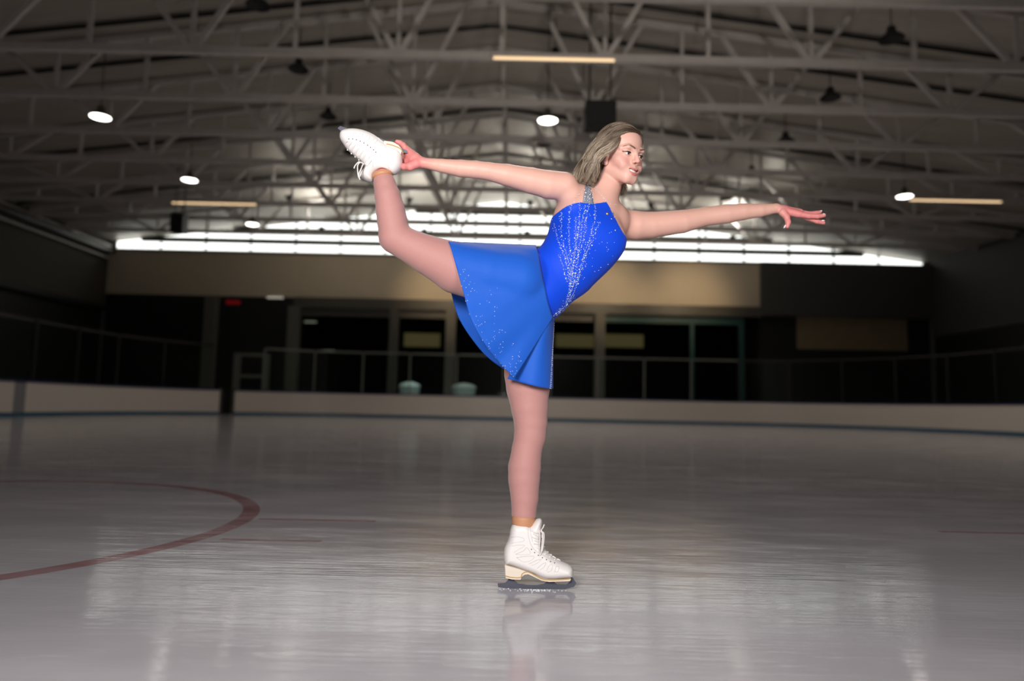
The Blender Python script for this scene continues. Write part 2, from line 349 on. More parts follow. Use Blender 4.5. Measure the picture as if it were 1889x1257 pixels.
speaker((-13.1, 27.0, 7.45), .5, .75, .45, 'small black loudspeaker hung at left before the bright glazing')

# ------------------------------------------------------------------ rink boards
def arc(cx, cy, r, a0, a1, n): return [(cx + r * math.cos(t), cy + r * math.sin(t)) for t in np.linspace(math.radians(a0), math.radians(a1), n)]
PATH = [(-15, -4), (-15, 10), (-15, 16), (-15, 25)] + arc(-7, 25, 8, 180, 90, 17)[1:] + [(-2, 33), (4, 33), (9, 33)] + arc(9.4, 25, 8, 90, 0, 17)[1:] + [(17.4, 18), (17.4, 10), (17.4, -4)]
PATH = np.array(PATH); SEG = np.r_[0, np.cumsum(np.linalg.norm(np.diff(PATH, axis=0), axis=1))]
def at(s):
    return np.array([np.interp(s, SEG, PATH[:, 0]), np.interp(s, SEG, PATH[:, 1])])
def nrm(s):
    d = at(min(s + .05, SEG[-1])) - at(max(s - .05, 0)); d /= np.linalg.norm(d); return np.array([-d[1], d[0]])   # outward (away from the ice)
def run(s0, s1, z0, z1, o0, o1, step=.35):
    ss = np.linspace(s0, s1, max(2, int((s1 - s0) / step) + 1)); m = MB(); v = []
    for s in ss:
        p, n = at(s), nrm(s)
        v += [(*(p + n * o0), z0), (*(p + n * o1), z0), (*(p + n * o1), z1), (*(p + n * o0), z1)]
    f = []
    for i in range(len(ss) - 1):
        for j in range(4): f.append((i * 4 + j, i * 4 + (j + 1) % 4, i * 4 + 4 + (j + 1) % 4, i * 4 + 4 + j))
    f += [(3, 2, 1, 0), tuple((len(ss) - 1) * 4 + j for j in range(4))]
    return m.add(v, f)
def s_of(px):                                   # arclength whose boards show at image column px
    ss = np.linspace(0, SEG[-1], 1500); return ss[np.argmin([abs(proj((*at(s), .5))[0] - px) + (0 if at(s)[1] > 15 else 900) for s in ss])]
SG0, SG1 = s_of(404), s_of(434); SD0, SD1 = s_of(25), s_of(48)
for a, b, lb in ((0, SD0, 'short white rink board run at the far left edge before the grey gate'), (SD1, SG0, 'white rink boards at left between the grey gate and the open gateway'), (SG1, SEG[-1], 'long white rink boards curving across the far end and right side')):
    t = thing('rink_boards', lb, 'rink boards', (*at((a + b) / 2), 0), 'white rink boards around the ice')
    run(a, b, 0.1, 1.04, 0, .12).build('board_panel', MT['boards'], t)
    run(a, b, 0, .11, -.015, .13).build('kick_strip', MT['stripe'], t)
    run(a, b, 1.04, 1.10, -.03, .15).build('cap_rail', MT['cap'], t)
t = thing('rink_gate', 'grey gate panel set in the white boards at the left edge', 'gate', (*at((SD0 + SD1) / 2), 0))
run(SD0 + .005, SD1 - .005, .03, 1.03, .01, .11).build('gate_panel', MT['gate'], t); run(SD0 + .005, SD1 - .005, 1.03, 1.1, -.02, .14).build('cap_rail', MT['cap'], t)
run(SD0 + .005, SD1 - .005, 0, .11, -.005, .12).build('kick_strip', MT['stripe'], t)
t = thing('open_gateway', 'dark open gateway between the white boards at left', 'gateway', (*at((SG0 + SG1) / 2), 0))
for s, e in ((SG0, SG0 + .12), (SG1 - .12, SG1)): run(s + .004, e - .004, 0, 1.15, 0, .14).build('jamb', MT['darkmetal'], t)
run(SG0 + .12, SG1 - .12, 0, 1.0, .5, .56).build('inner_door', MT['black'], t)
# shielding glass
S_END = s_of(1372); edges = [2.0]
while edges[-1] < SEG[-1] - 2.2: edges.append(edges[-1] + 2.2)
k = 0; last_side = None; NTH = 'first second third fourth fifth sixth seventh eighth ninth tenth eleventh twelfth thirteenth fourteenth'.split()
for a, b in zip(edges[:-1], edges[1:]):
    if b > SG0 and a < SG1: continue
    mid = (a + b) / 2; px = int(proj((*at(mid), 2))[0]); far = SG1 <= a and b < S_END + 1
    if px < -150 or px > 2050: continue
    side = 'left side' if px < 420 else ('far end' if px < 1372 else 'right side')
    k = 1 if side != last_side else k + 1; last_side = side
    t = thing('shield_glass', '%s clear shielding pane from the left above the boards on the %s' % (NTH[k - 1], side), 'glass shield', (*at(mid), 1.1), 'shielding glass around the rink')
    run(a + .06, b - .06, 1.1, 2.95, .04, .055, .5).build('pane', MT['glass'], t)
    run(a - .03, a + .03, 1.1, 3.0, .02, .10, .1).build('post', MT['alu'] if far else MT['black'], t)
    run(a + .06, b - .06, 2.95, 3.03, .035, .075, .5).build('top_rail', MT['alu'] if far else MT['black'], t)

# ------------------------------------------------------------------ end windows, columns and odds behind the boards
for px, w, m, lb in ((385, .55, 'column', 'grey square column left of the end windows'), (540, .55, 'column', 'grey square column at the left edge of the end windows'), (726, .45, 'darkmetal', 'slim dark column between the two left end windows'),
                     (831, .5, 'column', 'grey square column left of the blue skirt'), (1106, .5, 'column', 'grey square column between the amber panels on the right')):
    x = W(px, 640, 35.6)[0]
    o = MB().box((x - w / 2, 35.4, .0), (x + w / 2, 35.4 + w, 5.45 if px > 400 else 5.9)).build('column', MT[m]); tag(o, lb, 'column', 'square columns of the end wall')
cuts = [W(p, 640, 36.1)[0] for p in (548, 726, 831, 1010, 1106, 1276, 1372)]
for i, (a, b) in enumerate(zip(cuts[:-1], cuts[1:])):
    fr = MT['teal'] if i >= 4 else MT['darkmetal']
    m = MB()
    w = .28 if i == 5 else .1
    m.box((a, 36.0, 0), (a + .1, 36.2, 5.45)); m.box((b - w, 36.0, 0), (b, 36.2, 5.45)); m.box((a + .1, 36.0, 5.05), (b - w, 36.2, 5.45)); m.box((a + .1, 36.0, 0), (b - w, 36.2, .1))
    fo = m.build('window_%d' % (i + 2), fr, kind='structure')
    MB().box((a + .1, 36.08, .1), (b - w, 36.11, 5.05)).build('pane', MT['pane'], fo)
for (p0, p1, q0, q1, lb) in ((742, 815, 613, 642, 'amber lit panel seen through the end window left of the skirt'), (1022, 1100, 615, 643, 'amber lit panel seen just right of the skirt'), (1112, 1190, 615, 643, 'amber lit panel seen right of the column')):
    a, b = W(p0, q1, 43.8), W(p1, q0, 43.8)
    t = thing('lit_panel', lb, 'lit panel', (a[0], 43.8, a[2]), 'amber panels inside the lounge')
    MB().box((a[0], 43.86, a[2]), (b[0], 43.98, b[2])).build('frame', MT['darkmetal'], t); MB().box((a[0] + .1, 43.8, a[2] + .1), (b[0] - .1, 43.86, b[2] - .1)).build('face', MT['amber'], t)
for p, q, Y, L_, lb in ((573, 594, 37.0, .7, 'short pale strip lamp high behind the left end window'), (606, 648, 37.0, .7, 'short pale strip lamp low behind the left end window'), (508, 549, 35.9, .9, 'short pale strip lamp on the beige wall at left'), (1143, 562, 35.9, 1.0, 'short pale strip lamp on the beige wall right of the bodice')):
    c = W(p, q, Y)
    t = thing('strip_lamp', lb, 'lamp', tuple(c)); MB().box((c[0] - L_ / 2, Y, c[2] - .05), (c[0] + L_ / 2, Y + .12, c[2] + .06)).build('housing', MT['darkmetal'], t)
    MB().box((c[0] - L_ / 2 + .04, Y - .05, c[2] - .05), (c[0] + L_ / 2 - .04, Y, c[2] + .04)).build('diffuser', MT['dimtube'], t)
    if Y > 36.2: MB().tube([(c[0], Y + .06, c[2] + .06), (c[0], Y + .06, 5.98)], .02, 6).build('drop_rod', MT['darkmetal'], t)
c = W(430, 558, 35.9)
t = thing('exit_sign', 'small red lit sign on the dark wall at left', 'sign', tuple(c)); MB().box((c[0] - .4, 35.9, c[2] - .14), (c[0] + .4, 36.02, c[2] + .14)).build('box', MT['black'], t); MB().box((c[0] - .36, 35.88, c[2] - .1), (c[0] + .36, 35.9, c[2] + .1)).build('face', MT['red'], t)
def tub(px, Y, r, h, label):
    c = W(px, 730, Y); x = c[0]
    t = thing('plastic_bin', label, 'bin', (x, Y, 0), 'pale bins behind the far boards')
    MB().lathe([(r * .75, 0), (r * .8, .02), (r * .98, h - .15), (r, h - .12)], (x, Y, 0), 24).build('body', MT['tub'], t, True)
    MB().lathe([(r * 1.04, h - .12), (r * 1.06, h - .06), (r * .9, h + .04), (r * .4, h + .13), (.02, h + .16)], (x, Y, 0), 24).build('lid', MT['tub'], t, True)
tub(755, 34.4, .50, 1.55, 'pale teal round bin behind the boards, left of the pair'); tub(856, 34.4, .56, 1.55, 'pale teal round bin behind the boards, right beside the blue skirt')
def barrier(px0, px1, Y, label):
    a, b = W(px0, 700, Y)[0], W(px1, 700, Y)[0]
    t = thing('gate_frame', label, 'frame', ((a + b) / 2, Y, 0))
    for x in (a, b): MB().box((x - .16, Y - .06, 0), (x + .16, Y + .06, 2.95)).build('post', MT['alu'], t)
    for z in (1.75, 2.8): MB().box((a + .16, Y - .04, z), (b - .16, Y + .04, z + .15)).build('crossbar', MT['alu'], t)
barrier(436, 490, 34.6, 'pale grey gate frame behind the open gateway')

# ================================================================== the skater
Y0 = 2.40                                    # her distance from the camera; the standing blade is on the ice here
def S(py, Y): return Y / 1306.0              # metres per pixel at that distance
class Grid:
    """signed distance field on a rectilinear grid, meshed with surface nets"""
    def __init__(s, xs, ys, zs): s.ax = [np.asarray(a, np.float64) for a in (xs, ys, zs)]; s.A = np.full([len(a) for a in s.ax], .12, np.float32)
    def win(s, lo, hi):
        i = [(max(0, np.searchsorted(a, l) - 1), min(len(a), np.searchsorted(a, h) + 1)) for a, l, h in zip(s.ax, lo, hi)]
        if any(b <= a for a, b in i): return None
        return tuple(slice(a, b) for a, b in i)
    def pts(s, w): return np.meshgrid(*[a[q].astype(np.float32) for a, q in zip(s.ax, w)], indexing='ij')
    def put(s, lo, hi, fn, k, cut=False):
        m = k + .012; w = s.win(np.asarray(lo) - m, np.asarray(hi) + m)
        if w is None: return
        d = fn(*s.pts(w)).astype(np.float32); a = s.A[w]
        if cut:
            h = np.clip(.5 - .5 * (-d - a) / -k if False else .5 + .5 * (a + d) / k, 0, 1)   # smooth max(a, -d)
            s.A[w] = a * h + (-d) * (1 - h) + k * h * (1 - h)
        else:
            h = np.clip(.5 + .5 * (d - a) / k, 0, 1); s.A[w] = d * (1 - h) + a * h - k * h * (1 - h)
    def cone(s, a, b, ra, rb, k=.012, ys=1.0, cut=False):
        a, b = np.asarray(a, float), np.asarray(b, float); q = np.array([1, ys, 1.])
        lo = np.minimum(a - ra * q, b - rb * q); hi = np.maximum(a + ra * q, b + rb * q); ba = (b - a) / q; l2 = max(ba @ ba, 1e-9)
        def fn(X, Y, Z):
            x, y, z = X - a[0], (Y - a[1]) / ys, Z - a[2]
            t = np.clip((x * ba[0] + y * ba[1] + z * ba[2]) / l2, 0, 1)
            return np.sqrt((x - t * ba[0]) ** 2 + (y - t * ba[1]) ** 2 + (z - t * ba[2]) ** 2) - (ra + (rb - ra) * t)
        s.put(lo, hi, fn, k, cut)
    def ell(s, c, r, R=np.eye(3), k=.012, cut=False):
        c, r = np.asarray(c, float), np.asarray(r, float); R = np.asarray(R); e = np.sqrt(((R * r) ** 2).sum(1))
        def fn(X, Y, Z):
            x, y, z = X - c[0], Y - c[1], Z - c[2]; k0 = 0; k1 = 0
            for i in range(3):
                q = x * R[0, i] + y * R[1, i] + z * R[2, i]; k0 = k0 + (q / r[i]) ** 2; k1 = k1 + (q / r[i] ** 2) ** 2
            k0 = np.sqrt(k0); return k0 * (k0 - 1) / np.maximum(np.sqrt(k1), 1e-6)
        s.put(c - e, c + e, fn, k, cut)
    def at(s, p):
        p = np.asarray(p, float).reshape(-1, 3); ii = []; ff = []
        for a, c in zip(s.ax, p.T):
            i = np.clip(np.searchsorted(a, c) - 1, 0, len(a) - 2); ii.append(i); ff.append(np.clip((c - a[i]) / (a[i + 1] - a[i]), 0, 1))
        r = 0
        for dx in (0, 1):
            for dy in (0, 1):
                for dz in (0, 1):
                    r = r + s.A[ii[0] + dx, ii[1] + dy, ii[2] + dz] * (ff[0] if dx else 1 - ff[0]) * (ff[1] if dy else 1 - ff[1]) * (ff[2] if dz else 1 - ff[2])
        return r
    def hit(s, px, py, ya, yb, n=160):
        """nearest surface distance along the line of sight through pixels"""
        px = np.atleast_1d(np.asarray(px, float)); py = np.atleast_1d(np.asarray(py, float)); ys = np.linspace(ya, yb, n); out = np.full(len(px), np.nan)
        d = RGT[None] * (px - 944.5)[:, None] - UPV[None] * (py - 628.5)[:, None] + FWD[None] * F_PX
        P = EYE + d[:, None, :] * (ys[None, :, None] / d[:, None, 1:2])
        v = s.at(P.reshape(-1, 3)).reshape(len(px), n)
        for i in range(len(px)):
            j = np.argmax(v[i] < 0)
            if v[i, j] < 0: out[i] = ys[j] if j == 0 else ys[j - 1] + (ys[j] - ys[j - 1]) * v[i, j - 1] / (v[i, j - 1] - v[i, j])
        return out
    def normal(s, p, e=.004):
        p = np.asarray(p, float).reshape(-1, 3); n = np.stack([s.at(p + e * np.eye(3)[i]) - s.at(p - e * np.eye(3)[i]) for i in range(3)], 1)
        return n / (np.linalg.norm(n, axis=1, keepdims=True) + 1e-9)
    def mesh(s):
        A = s.A; Sg = A < 0; nx, ny, nz = A.shape
        c = np.zeros((nx - 1, ny - 1, nz - 1), np.uint8); off = [(i, j, k) for i in (0, 1) for j in (0, 1) for k in (0, 1)]
        for i, j, k in off: c += Sg[i:nx - 1 + i, j:ny - 1 + j, k:nz - 1 + k]
        idx = np.argwhere((c > 0) & (c < 8)); V = np.stack([A[idx[:, 0] + i, idx[:, 1] + j, idx[:, 2] + k] for i, j, k in off], 1)
        acc = np.zeros((len(idx), 3)); cnt = np.zeros(len(idx)); o = np.array(off, float)
        for a in range(8):
            for b in range(a + 1, 8):
                if np.abs(o[a] - o[b]).sum() != 1: continue
                m = (V[:, a] < 0) != (V[:, b] < 0); t = V[m, a] / (V[m, a] - V[m, b]); acc[m] += o[a] + t[:, None] * (o[b] - o[a]); cnt[m] += 1
        fr = acc / cnt[:, None]; v = np.stack([s.ax[q][idx[:, q]] + fr[:, q] * (s.ax[q][idx[:, q] + 1] - s.ax[q][idx[:, q]]) for q in range(3)], 1)
        I = np.full(c.shape, -1, np.int32); I[tuple(idx.T)] = np.arange(len(idx)); F = []
        for q in range(3):
            sl = [slice(None)] * 3; sh = [slice(None)] * 3; sl[q] = slice(0, -1); sh[q] = slice(1, None)
            e = np.argwhere(Sg[tuple(sl)] != Sg[tuple(sh)]); u, w = (q + 1) % 3, (q + 2) % 3
            e = e[(e[:, u] > 0) & (e[:, w] > 0) & (e[:, u] < A.shape[u] - 1) & (e[:, w] < A.shape[w] - 1)]
            g = lambda du, dw: I[tuple((e - du * np.eye(3, dtype=int)[u] - dw * np.eye(3, dtype=int)[w]).T)]
            f = np.stack([g(1, 1), g(0, 1), g(0, 0), g(1, 0)], 1); fl = ~Sg[tuple(e.T)]; f[fl] = f[fl][:, ::-1]; F.append(f)
        F = np.concatenate(F); return v, F[(F >= 0).all(1)]
def axis(lo, hi, coarse, fines):
    """grid coordinates: coarse steps, with finer steps inside the given (lo, hi, step) ranges"""
    a = [lo]
    while a[-1] < hi:
        st = coarse
        for l, h, q in fines:
            if l <= a[-1] <= h: st = min(st, q)
        a.append(a[-1] + st)
    return np.array(a)
def smooth_mesh(v, f, it=2, lam=.5):
    for _ in range(it):
        acc = np.zeros_like(v); cnt = np.zeros(len(v))
        for a, b in ((0, 1), (1, 2), (2, 3), (3, 0)):
            np.add.at(acc, f[:, a], v[f[:, b]]); np.add.at(acc, f[:, b], v[f[:, a]]); np.add.at(cnt, f[:, a], 1); np.add.at(cnt, f[:, b], 1)
        v = v + lam * (acc / np.maximum(cnt, 1)[:, None] - v)
    return v
def J(px, py, dy=0.0): return W(px, py, Y0 + dy)
def poly_sdf(poly, X, Z):
    P = np.asarray(poly, float); d = np.full(X.shape, 1e9); ins = np.zeros(X.shape, bool)
    for (ax, az), (bx, bz) in zip(P, np.roll(P, -1, 0)):
        ex, ez = bx - ax, bz - az; t = np.clip(((X - ax) * ex + (Z - az) * ez) / (ex * ex + ez * ez + 1e-12), 0, 1)
        d = np.minimum(d, (X - ax - t * ex) ** 2 + (Z - az - t * ez) ** 2)
        if abs(ez) > 1e-12: ins ^= ((az > Z) != (bz > Z)) & (X < ex * (Z - az) / ez + ax)
    d = np.sqrt(d); return np.where(ins, -d, d)
def catmull(P, n=8, closed=False):
    P = np.asarray(P, float); m = len(P); out = []
    for i in range(m if closed else m - 1):
        g = lambda k: P[(i + k) % m] if closed else P[min(max(i + k, 0), m - 1)]
        p0, p1, p2, p3 = g(-1), g(0), g(1), g(2)
        for t in np.linspace(0, 1, n, endpoint=False): out.append(.5 * (2 * p1 + (p2 - p0) * t + (2 * p0 - 5 * p1 + 4 * p2 - p3) * t * t + (3 * p1 - p0 - 3 * p2 + p3) * t ** 3))
    if not closed: out.append(P[-1])
    return np.array(out)

# ---- skeleton as chains (px, py, depth offset, radius px)
LEG_UP = [(955, 518, -.05, 56), (900, 508, -.07, 52), (842, 494, -.09, 47.5), (790, 471, -.11, 36), (752, 452, -.12, 30), (729, 438, -.125, 28.5)]
SHIN_UP = [(729, 438, -.125, 28.5), (724, 410, -.13, 27), (720, 387, -.135, 26), (715, 362, -.14, 23), (710, 341, -.14, 19.5), (707, 328, -.14, 17.2)]
LEG_DN = [(970, 575, .05, 50), (972, 640, .045, 42), (972, 690, .04, 40.5), (974, 716, .036, 39), (977, 752, .03, 33), (979, 780, .027, 29.5), (978, 804, .025, 27)]
SHIN_DN = [(978, 804, .025, 27), (972, 830, .022, 26.5), (968, 861, .018, 28.5), (967, 885, .015, 27.5), (968, 919, .01, 24), (966.5, 948, .005, 21.0), (966, 972, 0, 18), (966, 1000, 0, 15)]
ARM_R = [(1040, 344, -.085, 27), (1012, 341, -.095, 26.5), (980, 333.5, -.105, 24.3), (935, 323, -.12, 20.5), (900, 316, -.13, 16.5), (876, 313, -.132, 16.5), (850, 311, -.133, 16.2), (815, 306, -.133, 12.8), (778, 300, -.132, 9.3)]
ARM_L = [(1148, 413, .08, 27), (1172, 416, .088, 27), (1200, 415.5, .095, 24.5), (1259, 409, .105, 21.6), (1300, 400, .112, 17.8), (1340, 395, .115, 17.8), (1370, 391, .115, 15.5), (1402, 388.5, .115, 12.5), (1432, 384.5, .115, 8.8)]
def chain(G, ch, k=.010, grow=0.0, ys=1.0):
    for i, (a, b) in enumerate(zip(ch[:-1], ch[1:])):
        G.cone(J(*a[:3]), J(*b[:3]), a[3] * S(0, Y0 + a[2]) + grow, b[3] * S(0, Y0 + b[2]) + grow, k if i == 0 else .0035, ys)
def torso(G, grow=0.0):
    c = lambda a, b, k=.03, ys=.8: G.cone(J(*a[:3]), J(*b[:3]), a[3] * S(0, Y0) + grow, b[3] * S(0, Y0) + grow, k, ys)
    c((958, 525, -.0, 62), (990, 535, 0, 58), .03, .92)
    c((990, 535, 0, 56), (1044, 493, 0, 55), .03, .85)
    c((1044, 493, 0, 54), (1073, 456, 0, 61), .03, .8)
    c((1073, 456, 0, 61), (1079, 424, 0, 64), .03, .8)
    c((1066, 392, -.03, 40), (1122, 410, .03, 38), .03, .85)           # upper ribs
    c((1052, 360, -.075, 24), (1100, 376, -.0, 27), .03, 1)            # right collar to breastbone
    c((1150, 412, .075, 23), (1104, 380, -.0, 27), .03, 1)
    for (px, py, dy, r) in ((1077, 430, -.070, 36), (1117, 443, -.045, 36)): G.ell(J(px, py, dy), np.array([r, r * .74, r]) * S(0, Y0) + grow, k=.045)   # bust
    G.ell(J(950, 520, .055), np.array([48, 48, 50]) * S(0, Y0) + grow, k=.03); G.ell(J(945, 510, -.05), np.array([52, 50, 48]) * S(0, Y0) + grow, k=.03)

# ---- head frame: s = her right, f = where she faces, u = up
HEAD_C = J(1141, 288.5, -.01); HS = .955
def frame(az, pitch, roll):
    a, p = math.radians(az), math.radians(pitch); f = np.array([math.sin(a) * math.cos(p), -math.cos(a) * math.cos(p), math.sin(p)])
    s = np.cross(f, (0, 0, 1.)); s /= np.linalg.norm(s); u = np.cross(s, f); r = math.radians(roll)
    return np.stack([s * math.cos(r) + u * math.sin(r), f, u * math.cos(r) - s * math.sin(r)], 1)
HR = frame(37, -12, -.5)
def H(x, y, z): return HEAD_C + HR @ (np.array([x, y, z]) * HS)
LIP_U = [(-.0335, .0690, -.0435), (-.021, .0870, -.0515), (-.007, .0950, -.0535), (0, .0950, -.0546), (.007, .0950, -.0535), (.021, .0870, -.0515), (.0335, .0690, -.0435)]
LIP_L = [(-.0335, .0690, -.0440), (-.022, .0850, -.0610), (-.009, .0920, -.0685), (0, .0935, -.0698), (.009, .0920, -.0685), (.022, .0850, -.0610), (.0335, .0690, -.0440)]
LIP_RU = [.0014, .0022, .0027, .0023, .0027, .0022, .0014]; LIP_RL = [.0014, .0026, .0038, .0040, .0038, .0026, .0014]
def head(G):
    E = lambda c, r, R=np.eye(3), k=.012, cut=False: G.ell(H(*c), np.array(r) * HS, HR @ R, k, cut)
    C = lambda a, b, ra, rb, k=.008, cut=False: G.cone(H(*a), H(*b), ra * HS, rb * HS, k, 1, cut)
    E((0, -.014, .036), (.071, .090, .080)); E((0, .028, .042), (.060, .056, .054), k=.015)
    E((0, .026, -.018), (.060, .060, .076), k=.015); E((0, .046, -.060), (.043, .044, .034), k=.015)
    C((-.011, .0725, -.0835), (.011, .0725, -.0835), .0150, .0150, .014)
    for q in (-1, 1):
        C((q * .048, .010, -.054), (q * .014, .069, -.0835), .017, .0145, .018)
        E((q * .040, .052, -.024), (.024, .024, .022), k=.016)
        E((q * .0350, .070, -.042), (.0170, .015, .0165), k=.014)              # smiling cheeks
        C((q * .010, .083, .0145), (q * .034, .079, .0205), .0085, .0075, .010); C((q * .034, .079, .0205), (q * .050, .060, .014), .0075, .007, .010)
    for q in (-1, 1):
        E((q * .0315, .0925, .0005), (.0145, .0145, .0095), k=.010, cut=True)  # sockets
        E((q * .0315, .0705, -.001), (.0162, .0150, .0140), k=.004)            # lids
        a = -q * .10; Rr = np.array([[math.cos(a), 0, -math.sin(a)], [0, 1, 0], [math.sin(a), 0, math.cos(a)]])
        E((q * .0325, .0868, -.0015), (.0138, .0105, .0047), Rr, k=.0015, cut=True)
    C((0, .082, .012), (0, .0955, -.012), .0070, .0070, .010); C((0, .0955, -.012), (0, .1020, -.0225), .0070, .0080, .006)
    for q in (-1, 1): E((q * .0106, .0915, -.0270), (.0064, .0095, .0064), k=.006)
    for q in (-1, 1): E((q * .0056, .0975, -.0328), (.0028, .0046, .0024), k=.002, cut=True)
    E((0, .0725, -.057), (.031, .0205, .024), k=.012)
    # smiling mouth: parted lips
    up, lw, ru, rl = LIP_U, LIP_L, LIP_RU, LIP_RL
    for L_, r in ((up, ru), (lw, rl)):
        for i in range(6): C(L_[i], L_[i + 1], r[i], r[i + 1], .0030)
    for dy in (0, -.0045):
        om = [(-.0285, .0785 + dy, -.0480), (-.015, .0910 + dy, -.0570), (0, .0950 + dy, -.0600), (.015, .0910 + dy, -.0570), (.0285, .0785 + dy, -.0480)]
        ro = [.0018, .0037, .0046, .0037, .0018]
        for i in range(4): C(om[i], om[i + 1], ro[i], ro[i + 1], .0012, True)
    C((0, .087, -.040), (0, .0885, -.048), .004, .004, .006)
    for q in (-1, 1):                                                          # ears
        Re = np.stack([np.array([.90, q * -.0, 0]), np.array([0, 1, 0]), np.array([0, 0, 1])], 1)
        a = .25; Rz = np.array([[1, 0, 0], [0, math.cos(a), math.sin(a)], [0, -math.sin(a), math.cos(a)]])
        E((q * .0725, .009, -.015), (.0085, .0185, .0310), Rz, k=.005); E((q * .0725, .017, -.040), (.006, .0095, .010), k=.006)
        E((q * .0825, .012, -.014), (.0066, .0100, .0185), Rz, k=.003, cut=True)
        E((q * .0765, .021, -.018), (.004, .0045, .006), k=.003)
def neck(G):
    s = S(0, Y0)
    G.cone(H(0, -.022, -.050), J(1112, 362, .005), .050, .047, .020); G.cone(J(1114, 352, .005), J(1104, 385, .0), .046, .052, .03)
    G.cone(H(.03, -.03, -.055), J(1106, 378, -.045), .012, .008, .02)           # neck tendon on her right
    G.cone(J(1106, 379, -.05), J(1050, 350, -.105), .007, .008, .012); G.cone(J(1122, 385, -.02), J(1150, 398, .055), .007, .008, .012)   # collar bones
def hands(G):
    s = S(0, Y0)
    def fing(pts, r, k=.003):
        for i in range(len(pts) - 1): G.cone(J(*pts[i]), J(*pts[i + 1]), r[i] * s, r[i + 1] * s, k)
    # her left hand, reaching out: palm down, fingers long, thumb hanging
    fing([(1432, 384.5, .115), (1446, 388, .115)], (8.8, 9.2), .006)
    for a, b, r in (((1446, 389, .108), (1473, 395, .098), (8, 7)), ((1448, 387, .118), (1476, 392, .113), (8, 7)), ((1448, 388, .130), (1474, 392, .128), (7.2, 6.4)), ((1446, 389, .138), (1469, 394, .142), (6, 5.4))): fing([a, b], r, .008)
    fing([(1472, 395, .097), (1492, 398.5, .093), (1508, 399.3, .091), (1520, 397.6, .09)], (6, 5.3, 4.8, 3.9))
    fing([(1476, 396, .113), (1491, 402.5, .113), (1507, 408.5, .112), (1519, 411.2, .112)], (6, 5.0, 4.7, 3.9))
    fing([(1475, 392, .128), (1492, 394.5, .129), (1505, 393.3, .130), (1513, 391.4, .130)], (5.6, 4.8, 4.3, 3.5))
    fing([(1469, 394, .142), (1482, 397, .147), (1492, 400, .149), (1500, 402, .15)], (4.8, 4.2, 3.9, 3.3))
    fing([(1444, 392, .102), (1451, 400, .094), (1454, 410, .09), (1452.5, 418, .09)], (8, 6, 5.0, 4.0), .005)
    # her right hand, reaching back to hold the heel end of the raised blade
    fing([(778, 300, -.132), (766, 296, -.128)], (9.6, 10.5), .006)
    for a, b, r in (((766, 291, -.13), (750, 277, -.112), (9, 7)), ((765, 295, -.125), (748, 285, -.100), (9, 7)), ((764, 299, -.12), (746, 293, -.094), (8.5, 6.6)), ((764, 303, -.12), (746, 301, -.09), (7.5, 6))): fing([a, b], r, .009)
    fing([(750, 277, -.112), (744, 268.5, -.118), (738, 264, -.124), (732.5, 261.5, -.128)], (6.2, 5.2, 4.7, 3.8))
    fing([(748, 285, -.100), (739, 278, -.086), (732, 272, -.09), (730, 266, -.102)], (5.6, 5.1, 4.7, 3.8))
    fing([(746, 293, -.094), (736, 287, -.078), (728, 280, -.082), (727, 274, -.094)], (5.4, 4.9, 4.5, 3.7))
    fing([(746, 301, -.09), (737, 297, -.076), (730, 291, -.078), (728, 285, -.084)], (4.8, 4.3, 4.0, 3.3))
    fing([(768, 302, -.140), (757, 307.5, -.146), (746, 308, -.132), (736, 303, -.112)], (9, 7, 5.6, 4.4), .006)
def wx(px): return (px - 944.5) * Y0 / 1306
ZA = lambda py: W(1000, py, Y0)[2]
gx = axis(wx(640), wx(1580), .0046, ((wx(715), wx(800), .0021), (wx(1060), wx(1196), .0016), (wx(1440), wx(1575), .0021)))
gy = axis(Y0 - .30, Y0 + .24, .0042, ((Y0 - .165, Y0 - .06, .0019), (Y0 - .06, Y0 + .04, .0024), (Y0 + .07, Y0 + .165, .0024)))
gz = axis(ZA(1060), ZA(222), .0048, ((ZA(348), ZA(222), .0016), (ZA(432), ZA(348), .0024)))
B = Grid(gx, gy, gz)
torso(B); chain(B, LEG_UP, .012); chain(B, SHIN_UP, .008); chain(B, LEG_DN, .014); chain(B, SHIN_DN, .010)
B.cone(J(967, 868, .03), J(966, 900, .022), .047 * .9, .034, .02)              # standing calf
chain(B, ARM_R, .010); chain(B, ARM_L, .010); neck(B); head(B); hands(B)
bv, bf = B.mesh(); bv = smooth_mesh(bv, bf, 1, .4)

ROOT = thing('person', 'woman skater in a sparkling blue dress gliding on one skate, holding her raised blade', 'person', tuple(W(990, 1087, Y0) * np.array([1, 1, 0])))
